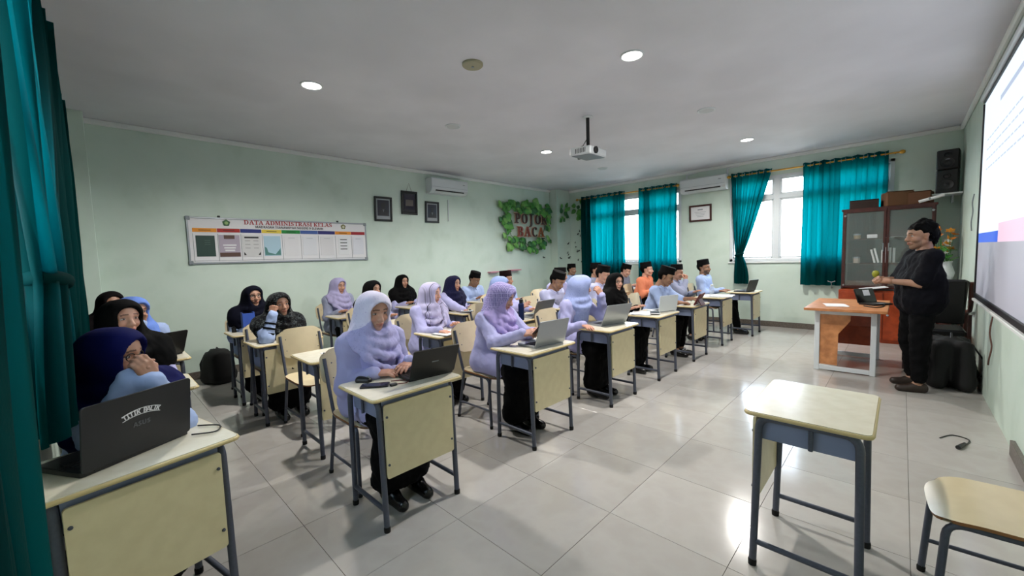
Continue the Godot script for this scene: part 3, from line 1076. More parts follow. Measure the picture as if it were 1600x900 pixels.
func window(n: int, x0: float, x1: float, y0: float, y1: float, zc: float) -> void:
	var o := Node3D.new()
	o.name = "window_%d" % n
	add_child(o)
	structure(o, "white aluminium window with a row of top lights")
	var w := 0.055
	var fr := MB.new()
	var yt := y1 - 0.40
	fr.box(Vector3((x0 + x1) * 0.5, y0 + w * 0.5, zc), Vector3(x1 - x0, w, 0.09), 0.004)
	fr.box(Vector3((x0 + x1) * 0.5, y1 - w * 0.5, zc), Vector3(x1 - x0, w, 0.09), 0.004)
	for k in 2:
		fr.box(Vector3([x0 + w * 0.5, x1 - w * 0.5][k], (y0 + y1) * 0.5, zc), Vector3(w, y1 - y0, 0.09), 0.004)
	part(fr, "window_frame", M.white_frame, o)
	part(MB.new().box(Vector3((x0 + x1) * 0.5, yt, zc), Vector3(x1 - x0 - 2 * w, 0.075, 0.085), 0.004), "transom", M.white_frame, o)
	for k in 3:
		var a := lerpf(x0, x1, k / 3.0)
		var b := lerpf(x0, x1, (k + 1) / 3.0)
		if k > 0: part(MB.new().box(Vector3(a, (y0 + y1) * 0.5, zc), Vector3(0.085, y1 - y0 - 2 * w, 0.088), 0.004), "mullion", M.white_frame, o)
		for e in 2:
			var p0: float = [y0 + w, yt + 0.03][e]
			var p1: float = [yt - 0.03, y1 - w][e]
			var c := Vector3((a + b) * 0.5, (p0 + p1) * 0.5, zc)
			var sash := MB.new()
			for s in [-1, 1]:
				sash.box(c + Vector3(s * ((b - a) * 0.5 - 0.06), 0, 0), Vector3(0.035, p1 - p0, 0.05), 0.003)
				sash.box(c + Vector3(0, s * ((p1 - p0) * 0.5 - 0.02), 0), Vector3(b - a - 0.12, 0.035, 0.05), 0.003)
			var so := part(sash, "sash", M.white_frame, o)
			part(MB.new().box(c, Vector3(b - a - 0.13, p1 - p0 - 0.05, 0.005), 0.0), "pane", M.glass, so)
	part(MB.new().box(Vector3((x0 + x1) * 0.5, y0 - 0.015, zc), Vector3(x1 - x0 + 0.04, 0.03, 0.16), 0.004), "window_sill", M.trim, o)

func build_room() -> void:
	# floor of polished 60 cm tiles
	var fl := Node3D.new()
	fl.name = "floor"
	add_child(fl)
	structure(fl, "glossy light grey porcelain tile floor")
	part(MB.new().box(Vector3((XB + XS) * 0.5, -0.105, (ZW + ZN) * 0.5), Vector3(XS - XB + 0.4, 0.2, ZN - ZW + 0.4), 0), "grout_bed", M.grout, fl)
	var cache := {}
	rng.seed = 11
	for i in range(-10, 4):
		for j in range(-13, 5):
			var x0 := maxf(-1.133 + i * 0.6 + 0.001, XB)
			var x1 := minf(-1.133 + (i + 1) * 0.6 - 0.001, XS)
			var z0 := maxf(-1.901 + j * 0.6 + 0.001, ZW)
			var z1 := minf(-1.901 + (j + 1) * 0.6 - 0.001, ZN)
			if x1 - x0 < 0.01 or z1 - z0 < 0.01: continue
			var v := rng.randi() % 3
			var key := "%.3f %.3f %d" % [x1 - x0, z1 - z0, v]
			if not cache.has(key):
				cache[key] = MB.new().box(Vector3.ZERO, Vector3(x1 - x0, 0.012, z1 - z0), 0.0008).mesh(M.tiles[v])
			part(cache[key], "tile", null, fl, Transform3D(Basis(), Vector3((x0 + x1) * 0.5, -0.006, (z0 + z1) * 0.5)))
	var ce := part(MB.new().box(Vector3((XB + XS) * 0.5, H + 0.1, (ZW + ZN) * 0.5), Vector3(XS - XB + 0.4, 0.2, ZN - ZW + 0.4), 0), "ceiling", M.ceiling, self)
	structure(ce, "plain white plasterboard ceiling")
	structure(part(MB.new().box(Vector3(XB - 0.1, H * 0.5, (ZW + ZN) * 0.5), Vector3(0.2, H + 0.02, ZN - ZW + 0.4), 0), "wall_left", M.wall, self), "pale mint green painted wall")
	structure(part(MB.new().box(Vector3(XS + 0.1, H * 0.5, (ZW + ZN) * 0.5), Vector3(0.2, H + 0.02, ZN - ZW + 0.4), 0), "wall_right", M.wall, self), "pale mint green wall behind the screen")
	var wins := [[-5.62, -3.40, 1.22, 2.80], [-2.46, -0.12, 1.22, 2.80]]
	var nwins := [[-2.75, -1.5, 1.22, 2.80]]
	structure(part(wall_with_openings(XB, XS, ZW - 0.2, ZW, wins), "wall_far", M.wall, self), "pale mint green window wall")
	structure(part(wall_with_openings(XB, XS, ZN, ZN + 0.2, nwins), "wall_near", M.wall, self), "pale mint green near window wall")
	for k in 2:
		window(k + 1, wins[k][0], wins[k][1], 1.22, 2.80, ZW - 0.05)
	window(3, nwins[0][0], nwins[0][1], 1.22, 2.80, ZN + 0.05)
	# corner pillars and trims
	structure(part(MB.new().box(Vector3(XB + 0.12, H * 0.5, ZW + 0.28), Vector3(0.24, H, 0.56), 0.004), "wall_pillar_far", M.wall, self), "boxed corner pillar")
	structure(part(MB.new().box(Vector3(XB + 0.14, H * 0.5, ZN - 0.15), Vector3(0.28, H, 0.3), 0.004), "wall_pillar_near", M.wall, self), "boxed corner pillar")
	structure(part(MB.new().box(Vector3(XB + 0.02, H - 0.03, (ZW + ZN) * 0.5), Vector3(0.04, 0.06, ZN - ZW), 0.012), "trim_1", M.trim, self), "white ceiling cornice")
	structure(part(MB.new().box(Vector3((XB + XS) * 0.5, H - 0.03, ZW + 0.02), Vector3(XS - XB, 0.06, 0.04), 0.012), "trim_2", M.trim, self), "white ceiling cornice")
	structure(part(MB.new().box(Vector3(XS - 0.02, H - 0.03, (ZW + ZN) * 0.5), Vector3(0.04, 0.06, ZN - ZW), 0.012), "trim_3", M.trim, self), "white ceiling cornice")
	structure(part(MB.new().box(Vector3(XB + 0.006, 0.05, (ZW + ZN) * 0.5), Vector3(0.012, 0.1, ZN - ZW), 0.002), "baseboard_left", M.skirting, self), "grey tile skirting")
	structure(part(MB.new().box(Vector3((XB + XS) * 0.5, 0.05, ZW + 0.006), Vector3(XS - XB, 0.1, 0.012), 0.002), "baseboard_far", M.skirting, self), "grey tile skirting")
	structure(part(MB.new().box(Vector3(XS - 0.012, 0.05, (ZN - 4.22) * 0.5), Vector3(0.024, 0.1, 4.22 + ZN), 0.002), "baseboard_right", M.skirting, self), "grey tile skirting")

# ------------------------------------------------------------------ curtains
# x0..x1 along the rod, tied: 0 hangs straight, otherwise the width fraction at the tie
func curtain(x0: float, x1: float, y1: float, y0: float, z: float, out: float, folds: int, label: String, group: String, tie_to := 99.0, tie_y := 1.35, amp := 0.045, half := 0.05) -> void:
	var t := thing("curtain", label, "curtain", Vector3(0, 0, 0), 0.0, group)
	var fn := func(u: float, w: float) -> Vector3:
		var y := lerpf(y1, y0, w)
		var x := lerpf(x0, x1, u)
		var a := amp
		if tie_to < 90.0:
			var c := tie_to
			var g: float
			if y > tie_y: g = pow(clampf((y - tie_y) / (y1 - tie_y), 0, 1), 0.85)
			else: g = 0.22 * sin(clampf((tie_y - y) / (tie_y - y0), 0, 1) * PI * 0.62)
			x = lerpf(c + (u - 0.5) * 2.0 * half, x, g)
			a = lerpf(0.05, amp, g)
		a *= 0.75 + 0.25 * sin(u * 9.0 + w * 2.0)
		var ph := u * folds * TAU + 0.5 * sin(w * 2.5 + u * 7.0)
		return Vector3(x + 0.012 * sin(ph * 2.0 + w * 3.0), y + 0.006 * sin(ph), z + out * (a * sin(ph) + 0.012 * sin(u * 31.0 + w * 5.0)))
	part(MB.new().sheet(fn, folds * 14, 36), "curtain_cloth", M.curtain, t)
	# eyelets
	for k in folds * 2:
		var ey := MB.new()
		var u := (k + 0.5) / (folds * 2.0)
		var c: Vector3 = fn.call(u, 0.0) + Vector3(0, -0.045, 0)
		var ring := []
		for e in 13:
			var a := TAU * e / 12.0
			ring.append(Vector3(c.x + (0.008 if k % 2 else -0.008), c.y + 0.024 * sin(a), z + out * 0.026 * cos(a)))
		part(ey.tube(ring, 0.006, 6), "eyelet", M.silver, t)
	if tie_to < 90.0:
		var ring := []
		for e in 17:
			var a := TAU * e / 16.0
			ring.append(Vector3(tie_to + (half + 0.018) * cos(a), tie_y + 0.02 * cos(a), z + out * 0.062 * sin(a)))
		part(MB.new().tube(ring, 0.016, 8, 1.6), "tieback", M.curtain, t)

func curtain_rod(x0: float, x1: float, y: float, z: float, wall_z: float, label: String) -> void:
	var t := thing("curtain_rod", label, "curtain rod")
	part(MB.new().tube([Vector3(x0, y, z), Vector3(x1, y, z)], 0.013, 10), "rod", M.brass, t)
	for x in [x0, x1]:
		part(MB.new().lathe([Vector2(0, -0.035), Vector2(0.02, -0.03), Vector2(0.03, -0.008), Vector2(0.03, 0.008), Vector2(0.02, 0.03), Vector2(0, 0.04)], 12, Transform3D(Basis(Vector3(0, 0, 1), PI / 2), Vector3(x, y, z)), true), "finial", M.brass, t)
	for x in [x0 + 0.08, x1 - 0.08]:
		part(MB.new().tube([Vector3(x, y, z), Vector3(x, y, wall_z)], 0.009, 8), "bracket", M.brass, t)

# ------------------------------------------------------------------ ceiling fittings
func ceiling_light(x: float, z: float, lit: bool, label: String) -> void:
	var t := thing("ceiling_light", label, "ceiling light", Vector3(x, H, z), 0.0, "recessed round ceiling lights")
	part(MB.new().lathe([Vector2(0.082, 0.0), Vector2(0.1, 0.0), Vector2(0.098, -0.008), Vector2(0.088, -0.012), Vector2(0.08, -0.006)], 28), "trim_ring", M.white_plastic, t)
	var dm: Material = M.lamp_on if lit else M.lamp_off
	part(MB.new().lathe([Vector2(0.0, -0.007), Vector2(0.081, -0.007)], 28), "diffuser", dm, t)
	if lit:
		var l := SpotLight3D.new()
		l.name = "lamp"
		t.add_child(l)
		l.position = Vector3(0, -0.03, 0)
		l.rotation.x = -PI / 2
		l.spot_angle = 82.0
		l.spot_angle_attenuation = 0.6
		l.spot_range = 14.0
		l.spot_attenuation = 2.0
		l.light_color = Color(1.0, 0.985, 0.96)
		l.light_energy = LAMP
		l.light_size = 0.075
		l.shadow_enabled = true

func build_ceiling_things() -> void:
	M.lamp_on = mat(Color(1, 1, 1), 0.5)
	M.lamp_on.emission_enabled = true
	M.lamp_on.emission = Color(1, 0.98, 0.95)
	M.lamp_on.emission_energy_multiplier = 9.0
	M.lamp_off = mat(Color(0.74, 0.75, 0.76), 0.4)
	var k := 0
	for a in [[-4.05, -1.56, true, "lit round ceiling lamp above the notice board end, nearest that board"], [-1.70, -3.31, true, "lit round ceiling lamp between the projector and the screen wall"], [-4.16, -5.19, true, "lit round ceiling lamp just behind the hanging projector"], [-1.75, -7.05, true, "lit round ceiling lamp in front of the open far window"], [-4.13, -3.29, false, "unlit ceiling lamp above the portraits side, between two lit lamps"], [-1.73, -5.21, false, "unlit ceiling lamp between two lit lamps near the screen wall"], [-4.24, -7.03, false, "unlit ceiling lamp close to the far curtained window"]]:
		ceiling_light(a[0], a[1], a[2], a[3])
	var d := thing("ceiling_cover", "beige round cover plate on the ceiling", "cover plate", Vector3(-2.72, H, -2.41))
	part(MB.new().lathe([Vector2(0.09, 0), Vector2(0.09, -0.014), Vector2(0.082, -0.022), Vector2(0, -0.026)], 28), "plate", mat(Color(0.62, 0.60, 0.50), 0.6), d)
	part(MB.new().lathe([Vector2(0.012, -0.024), Vector2(0.012, -0.03), Vector2(0, -0.03)], 10), "screw", M.grey_plastic, d)
	# projector on its pole
	var p := thing("projector", "white projector hanging from a black pole on the ceiling", "projector", Vector3(-2.8, 0, -4.31))
	part(MB.new().tube([Vector3(0, H, 0), Vector3(0, 2.76, 0)], 0.021, 12), "pole", M.black_plastic, p)
	part(MB.new().lathe([Vector2(0.06, H), Vector2(0.06, H - 0.012), Vector2(0.025, H - 0.02)], 20), "ceiling_plate", M.white_plastic, p)
	var tilt := Basis(Vector3(0, 0, 1), -0.06)
	part(MB.new().box(Vector3(0, 2.685, 0), Vector3(0.30, 0.095, 0.36), 0.014, tilt), "housing", M.white_plastic, p)
	part(MB.new().box(Vector3(0, 2.638, 0), Vector3(0.27, 0.012, 0.32), 0.004, tilt), "underside", M.grey_plastic, p)
	part(MB.new().lathe([Vector2(0.04, 0.0), Vector2(0.04, 0.02), Vector2(0.03, 0.024), Vector2(0, 0.016)], 18, Transform3D(Basis(Vector3(0, 0, 1), -PI / 2 - 0.06), Vector3(0.148, 2.68, 0.08))), "lens", M.black_plastic, p)
	for q in 7:
		part(MB.new().box(Vector3(-0.06 + q * 0.022, 2.685, 0.181), Vector3(0.008, 0.055, 0.004), 0.001, tilt), "vent_slot", M.dark_plastic, p)
	part(MB.new().tube([Vector3(0, 2.76, 0), Vector3(-0.07, 2.735, 0.06)], 0.008, 8).tube([Vector3(0, 2.78, 0), Vector3(0.09, 2.735, -0.08)], 0.008, 8).tube([Vector3(0, 2.76, 0), Vector3(-0.08, 2.735, -0.1)], 0.008, 8), "mount_arms", M.black_plastic, p)
	part(MB.new().tube([Vector3(-0.02, 2.85, 0), Vector3(-0.06, 2.78, 0.02), Vector3(-0.14, 2.76, 0.04), Vector3(-0.16, 2.7, 0.02)], 0.005, 6), "cable", M.black_plastic, p)
	part(MB.new().box(Vector3(-0.2, 2.675, -0.1), Vector3(0.04, 0.03, 0.03), 0.005), "cable_plug", M.black_plastic, p)

# ------------------------------------------------------------------ wall things
func air_conditioner(xf: Transform3D, label: String) -> void:
	var t := thing("air_conditioner", label, "air conditioner")
	t.transform = xf
	var prof := PackedVector2Array([Vector2(0, 0.0), Vector2(0.12, 0.005), Vector2(0.175, 0.035), Vector2(0.2, 0.08), Vector2(0.205, 0.26), Vector2(0.19, 0.28), Vector2(0, 0.28)])
	var b := MB.new().prism(prof, 0.86, Transform3D(Basis(Vector3(0, 0, 1), Vector3(0, 1, 0), Vector3(-1, 0, 0)), Vector3.ZERO))
	part(b, "housing", M.white_plastic, t)
	part(MB.new().box(Vector3(0.0, 0.052, 0.186), Vector3(0.68, 0.022, 0.012), 0.003, Basis(Vector3(1, 0, 0), 0.5)), "outlet_slot", M.ink, t)
	part(MB.new().box(Vector3(0.0, 0.022, 0.155), Vector3(0.68, 0.006, 0.06), 0.002, Basis(Vector3(1, 0, 0), -0.45)), "louvre", M.white_plastic, t)
	part(MB.new().box(Vector3(0.33, 0.2, 0.206), Vector3(0.05, 0.018, 0.004), 0.001), "indicator", M.silver, t)
	part(MB.new().box(Vector3(0.0, 0.115, 0.2055), Vector3(0.84, 0.003, 0.003), 0.0), "seam", M.grey_plastic, t)

func build_wall_left_things() -> void:
	# notice board, local frame: x along -z (to the right as seen), y up, z out of the wall
	var wb := Basis(Vector3(0, 0, -1), Vector3(0, 1, 0), Vector3(1, 0, 0))
	var t := thing("notice_board", "long white class data notice board with coloured column headings", "notice board")
	t.transform = Transform3D(wb, Vector3(XB, 1.786, -2.045))
	var W := 2.38
	var Hh := 0.608
	part(MB.new().box(Vector3(0, 0, 0.012), Vector3(W - 0.02, Hh - 0.02, 0.014), 0.001), "panel", M.paper, t)
	var fr := MB.new()
	for s in [-1, 1]:
		fr.box(Vector3(0, s * (Hh * 0.5 - 0.011), 0.013), Vector3(W, 0.022, 0.026), 0.003)
		fr.box(Vector3(s * (W * 0.5 - 0.011), 0, 0.013), Vector3(0.022, Hh - 0.044, 0.026), 0.003)
	part(fr, "frame", M.silver, t)
	for s in [-1, 1]:
		for q in [-1, 1]:
			part(MB.new().box(Vector3(s * (W * 0.5 - 0.02), q * (Hh * 0.5 - 0.02), 0.014), Vector3(0.05, 0.05, 0.03), 0.006), "frame_corner", M.grey_plastic, t)
		part(MB.new().box(Vector3(s * 0.78 - 0.06, Hh * 0.5 + 0.012, 0.01), Vector3(0.03, 0.025, 0.02), 0.005), "hanger", M.dark_plastic, t)
	var cols := [Color(0.88, 0.56, 0.10), Color(0.66, 0.13, 0.10), Color(0.12, 0.17, 0.48), Color(0.88, 0.78, 0.26), Color(0.06, 0.52, 0.22), Color(0.25, 0.36, 0.62), Color(0.17, 0.17, 0.44), Color(0.88, 0.56, 0.14), Color(0.60, 0.08, 0.12)]
	var edges := [-1.10, -0.765, -0.47, -0.18, 0.085, 0.335, 0.59, 0.835, 1.04, 1.115]
	edges = [-1.135, -0.875, -0.615, -0.36, -0.105, 0.15, 0.405, 0.665, 0.925, 1.16]
	for k in 9:
		var a: float = edges[k]
		var b: float = edges[k + 1] 
		var cx := (a + b) * 0.5
		var mm := mat(cols[k], 0.6)
		part(MB.new().box(Vector3(cx, 0.135, 0.0205), Vector3(b - a - 0.004, 0.05, 0.003), 0.0005), "column_heading", mm, t)
		if k in [0, 1, 3, 4, 7]: part(MB.new().box(Vector3(cx, 0.135, 0.0225), Vector3((b - a) * 0.5, 0.012, 0.001), 0), "heading_print", mat(cols[k].darkened(0.4), 0.6), t)
		# pocket
		var pk := MB.new()
		pk.box(Vector3(a + 0.004, -0.09, 0.0205), Vector3(0.005, 0.36, 0.003), 0.0005)
		pk.box(Vector3(cx, -0.262, 0.0205), Vector3(b - a, 0.005, 0.003), 0.0005)
		part(pk, "pocket_edge", M.grey_plastic, t)
	# sheets in the pockets
	var sheets := [[-1.005, Color(0.07, 0.22, 0.19), 0.2, 0.27], [-0.745, Color(0.66, 0.62, 0.68), 0.235, 0.29], [-0.4875, Color(0.80, 0.80, 0.80), 0.225, 0.29], [-0.2325, Color(0.66, 0.78, 0.84), 0.215, 0.28], [0.0225, Color(0.86, 0.86, 0.87), 0.2, 0.28], [0.2775, Color(0.85, 0.86, 0.88), 0.2, 0.28], [0.535, Color(0.84, 0.84, 0.85), 0.2, 0.29], [0.795, Color(0.86, 0.87, 0.88), 0.17, 0.28], [1.04, Color(0.84, 0.85, 0.88), 0.18, 0.28]]
	for s in sheets:
		var o := part(MB.new().box(Vector3(s[0], -0.07, 0.022), Vector3(s[2], s[3], 0.004), 0.0005), "sheet", mat(s[1], 0.5), t)
		var pr := MB.new()
		var pm: Material = M.ink
		var i := sheets.find(s)
		if i == 0:
			pm = mat(Color(0.30, 0.42, 0.36), 0.5)
			for q in 3: pr.box(Vector3(s[0] + 0.02, 0.0 - q * 0.025, 0.0245), Vector3(0.06, 0.004, 0.001), 0)
		elif i == 1:
			pm = mat(Color(0.34, 0.24, 0.20), 0.6)
			pr.box(Vector3(s[0], 0.048, 0.0245), Vector3(0.12, 0.05, 0.001), 0)
			pr.box(Vector3(s[0], -0.185, 0.0245), Vector3(0.23, 0.055, 0.001), 0)
			var wp := MB.new()
			for q in 3: wp.box(Vector3(s[0], -0.06 - q * 0.035, 0.0245), Vector3(0.15 - q * 0.02, 0.02, 0.001), 0)
			part(wp, "print", M.paper, o).set_meta("kind", "stuff")
		elif i == 2:
			pr.box(Vector3(s[0], 0.045, 0.0245), Vector3(0.17, 0.022, 0.001), 0)
			for q in 6: pr.box(Vector3(s[0] + (0.05 if q % 2 else -0.05), 0.0 - (q / 2) * 0.05, 0.0245), Vector3(0.06, 0.004, 0.001), 0)
			for q in [-1, 1]: pr.prism(PackedVector2Array([Vector2(0, 0), Vector2(0.03 * -q, 0), Vector2(0, 0.045)]), 0.001, Transform3D(Basis(), Vector3(s[0] + q * 0.1, -0.195, 0.0245)))
		elif i == 3:
			pm = mat(Color(0.30, 0.50, 0.48), 0.6)
			pr.prism(PackedVector2Array([Vector2(-0.1, -0.2), Vector2(-0.1, -0.08), Vector2(-0.075, -0.1), Vector2(-0.06, -0.16), Vector2(0.03, -0.19), Vector2(0.08, -0.13), Vector2(0.1, -0.1), Vector2(0.1, -0.2)]), 0.001, Transform3D(Basis(), Vector3(s[0], 0, 0.0245)))
		elif i == 7:
			for q in 4: pr.box(Vector3(s[0], 0.03 - q * 0.05, 0.0245), Vector3(0.11, 0.012, 0.001), 0)
		else:
			pm = M.grey_plastic
			pr.box(Vector3(s[0], 0.045, 0.0245), Vector3(0.09, 0.004, 0.001), 0)
		part(pr, "print", pm, o).set_meta("kind", "stuff")
	text("DATA ADMINISTRASI KELAS", 0.058, mat(Color(0.62, 0.10, 0.14), 0.6), t, Transform3D(Basis(), Vector3(0.03, 0.252, 0.022)), "title", 700, true)
	text("MADRASAH TSANAWIYAH NEGERI 9 SLEMAN", 0.031, mat(Color(0.10, 0.10, 0.16), 0.6), t, Transform3D(Basis(), Vector3(0.03, 0.193, 0.022)), "subtitle", 700)
	for e in [[-0.765, Color(0.10, 0.33, 0.14), 0.047], [0.805, Color(0.42, 0.42, 0.12), 0.042]]:
		var pent := PackedVector2Array()
		for q in 5: pent.append(Vector2(sin(TAU * q / 5.0), cos(TAU * q / 5.0)) * e[2])
		var eo := part(MB.new().prism(pent, 0.004, Transform3D(Basis(), Vector3(e[0], 0.235, 0.022))), "emblem", mat(e[1], 0.5), t)
		part(MB.new().lathe([Vector2(0.021, 0.0), Vector2(0.021, 0.002), Vector2(0, 0.003)], 14, Transform3D(Basis(Vector3(1, 0, 0), PI / 2), Vector3(e[0], 0.233, 0.0245))), "emblem_centre", mat(Color(0.55, 0.68, 0.42) if e[0] < 0 else Color(0.8, 0.8, 0.7), 0.5), eo)
	# three framed pictures
	var pics := [[2.35, -3.57, 0.335, 0.42, "black framed dark portrait, lowest of three, beside the notice board"], [2.495, -4.095, 0.335, 0.42, "black framed dark picture hung highest from a cord, between two portraits"], [2.355, -4.585, 0.315, 0.40, "black framed dark portrait below the air conditioner"]]
	for k in 3:
		var q: Array = pics[k]
		var f := thing("picture_frame", q[4], "picture")
		f.transform = Transform3D(wb * Basis(Vector3(1, 0, 0), 0.05), Vector3(XB + 0.012, q[0], q[1]))
		var w: float = q[2]
		var h: float = q[3]
		var fm := MB.new()
		for s in [-1, 1]:
			fm.box(Vector3(0, s * (h * 0.5 - 0.018), 0.012), Vector3(w, 0.036, 0.024), 0.005)
			fm.box(Vector3(s * (w * 0.5 - 0.018), 0, 0.012), Vector3(0.036, h - 0.07, 0.024), 0.005)
		part(fm, "frame", mat(Color(0.03, 0.045, 0.045), 0.3), f)
		part(MB.new().box(Vector3(0, 0, 0.006), Vector3(w - 0.06, h - 0.06, 0.006), 0), "mount", mat(Color(0.62, 0.64, 0.66), 0.6) if k != 1 else mat(Color(0.10, 0.11, 0.14), 0.6), f)
		var iw := w - 0.115
		var ih := h - 0.15
		part(MB.new().box(Vector3(0, 0.018, 0.0105), Vector3(iw, ih, 0.003), 0), "photograph", mat(Color(0.26, 0.26, 0.30), 0.08) if k != 1 else mat(Color(0.22, 0.21, 0.26), 0.08), f)
		if k != 1:
			var bust := PackedVector2Array([Vector2(-0.085, -0.12), Vector2(-0.08, -0.05), Vector2(-0.035, -0.015), Vector2(-0.03, 0.01), Vector2(-0.042, 0.04), Vector2(-0.03, 0.085), Vector2(0.0, 0.1), Vector2(0.03, 0.085), Vector2(0.042, 0.04), Vector2(0.03, 0.01), Vector2(0.035, -0.015), Vector2(0.08, -0.05), Vector2(0.085, -0.12)])
			part(MB.new().prism(bust, 0.002, Transform3D(Basis(), Vector3(0, 0.015, 0.0125))), "silhouette", mat(Color(0.09, 0.09, 0.12), 0.4), f)
			part(MB.new().prism(PackedVector2Array([Vector2(-0.018, 0), Vector2(0.018, 0), Vector2(0, -0.055)]), 0.002, Transform3D(Basis(), Vector3(0, -0.005, 0.0135))), "shirt_front", mat(Color(0.42, 0.43, 0.46), 0.5), f)
		else:
			part(MB.new().box(Vector3(0, 0.0, 0.0125), Vector3(iw * 0.7, 0.11, 0.002), 0), "print", mat(Color(0.33, 0.30, 0.28), 0.4), f)
			part(MB.new().tube([Vector3(-0.06, h * 0.5 - 0.02, 0.004), Vector3(0, h * 0.5 + 0.14, 0.0), Vector3(0.06, h * 0.5 - 0.02, 0.004)], 0.003, 6), "cord", mat(Color(0.45, 0.42, 0.36), 0.8), f)
	air_conditioner(Transform3D(wb, Vector3(XB, 2.70, -4.91)), "white wall air conditioner beside the framed pictures")
	solo(MB.new().tube([Vector3(XB + 0.012, 2.62, -4.98), Vector3(XB + 0.012, 2.2, -4.97)], 0.008, 8), "drain_pipe", M.white_plastic, "thin white pipe running down the wall under the air conditioner", "pipe")
	# pink ledges
	for q in [[1.14, -6.12, 0.28, "pink wall ledge, the wider of two behind the back desks"], [1.155, -6.78, 0.34, "thin pink wall ledge, the longer of two behind the back desks"]]:
		var s := thing("ledge_shelf", q[3], "shelf", Vector3(XB, q[0], q[1]))
		part(MB.new().box(Vector3(0.06, 0, 0), Vector3(0.12, 0.022, q[2]), 0.003), "board", M.pink, s)
		part(MB.new().box(Vector3(0.012, -0.035, 0), Vector3(0.02, 0.05, q[2] * 0.8), 0.003), "bracket", M.white_plastic, s)
	build_leaf_corner(wb)

func build_leaf_corner(wb: Basis) -> void:
	rng.seed = 77
	var g := thing("leaf_garland", "green artificial leaf garland framing the reading corner letters", "garland")
	var meshes := []
	for k in 4:
		var fn := func(u: float, v: float) -> Vector3:
			var w := sin(PI * pow(v, 0.75)) * 0.5 * (0.8 + 0.1 * k) + 0.02
			var x := (u - 0.5) * 2.0
			return Vector3(x * w, v, -0.22 * x * x + 0.18 * sin(v * 2.6) - 0.05 * cos(x * 9.0) * 0.3)
		meshes.append(MB.new().sheet(fn, 4, 6).mesh(M.leaves[k]))
	# regions on the wall: z, y, half-z, half-y, count
	var reg := [[-6.55, 2.55, 0.16, 0.22, 13], [-6.62, 2.22, 0.14, 0.22, 13], [-6.72, 1.98, 0.2, 0.13, 12], [-7.0, 1.86, 0.2, 0.1, 8], [-7.05, 2.68, 0.3, 0.12, 22], [-7.42, 2.70, 0.25, 0.13, 18], [-7.8, 2.62, 0.25, 0.12, 17], [-8.05, 2.48, 0.14, 0.12, 9], [-7.25, 1.74, 0.2, 0.12, 10], [-7.55, 1.72, 0.22, 0.13, 14], [-8.1, 2.15, 0.07, 0.25, 9], [-7.8, 1.87, 0.14, 0.1, 8]]
	for r in reg:
		for k in r[4]:
			var a := rng.randf() * TAU
			var q := sqrt(rng.randf())
			var pos := Vector3(XB + 0.05 + rng.randf() * 0.045, r[1] + r[3] * 1.15 * q * sin(a), maxf(r[0] + r[2] * 1.15 * q * cos(a), -8.04))
			var sz := 0.12 + rng.randf() * 0.08
			if pos.z < -6.64 and pos.z > -7.98 and pos.y > 1.95 and pos.y < 2.56: pos.y = 2.58 + rng.randf() * 0.2 if pos.y > 2.25 else 1.93 - rng.randf() * 0.2
			var bs := wb * Basis(Vector3(0, 0, 1), PI + rng.randf_range(-1.1, 1.1)) * Basis(Vector3(1, 0, 0), rng.randf_range(0.08, 0.3))
			part(meshes[rng.randi() % 4], "leaf", null, g, Transform3D(bs.scaled_local(Vector3.ONE * sz), pos))
	var g2 := thing("leaf_spray", "small dark green leaf spray on the corner pillar and window wall", "garland")
	for k in 26:
		var onp := k < 11
		var pos := Vector3(XB + 0.29, 2.52 + rng.randf_range(-0.14, 0.16), -8.34 - rng.randf() * 0.3) if onp else Vector3(-5.99 + rng.randf_range(-0.12, 0.14), 2.55 + rng.randf_range(-0.2, 0.25), ZW + 0.03 + rng.randf() * 0.02)
		var bs := (wb if onp else Basis()) * Basis(Vector3(0, 0, 1), rng.randf_range(-2.5, 2.5))
		part(meshes[rng.randi() % 3], "leaf", null, g2, Transform3D(bs.scaled_local(Vector3.ONE * (0.09 + rng.randf() * 0.06)), pos))
	var st := MB.new()
	st.tube([Vector3(XB + 0.012, 2.7, -6.5), Vector3(XB + 0.018, 2.66, -7.0), Vector3(XB + 0.012, 2.72, -7.5), Vector3(XB + 0.018, 2.55, -8.0)], 0.006, 6)
	st.tube([Vector3(XB + 0.012, 2.7, -6.5), Vector3(XB + 0.02, 2.3, -6.6), Vector3(XB + 0.012, 1.95, -6.75), Vector3(XB + 0.02, 1.75, -7.3), Vector3(XB + 0.012, 1.8, -7.8), Vector3(XB + 0.02, 2.2, -7.98)], 0.006, 6)
	part(st, "vine_stem", M.leaves[2], g)
	var lt := thing("letter_sign", "cut-out letters spelling POJOK BACA inside the leaf garland", "lettering")
	var m1 := mat(Color(0.24, 0.085, 0.07), 0.5)
	var m2 := mat(Color(0.50, 0.19, 0.12), 0.5)
	var m3 := mat(Color(0.56, 0.32, 0.16), 0.5)
	var rim := mat(Color(0.78, 0.62, 0.52), 0.6)
	for k in 5:
		var xf := Transform3D(wb, Vector3(XB + 0.10, 2.345, -6.89 - k * 0.24))
		text("POJOK"[k], 0.235, rim, lt, Transform3D(wb.scaled_local(Vector3(1.07, 1.06, 1)), xf.origin - Vector3(0.012, 0, 0)), "letter_backing", 800, true, 0.02)
		text("POJOK"[k], 0.225, m1, lt, xf, "letter", 800, true, 0.025)
	for k in 4:
		var xf := Transform3D(wb, Vector3(XB + 0.10, 2.04, -6.97 - k * 0.25))
		text("BACA"[k], 0.235, rim, lt, Transform3D(wb.scaled_local(Vector3(1.07, 1.06, 1)), xf.origin - Vector3(0.012, 0, 0)), "letter_backing", 800, true, 0.02)
		text("BACA"[k], 0.225, [m2, m2, m1, m3][k], lt, xf, "letter", 800, true, 0.025)
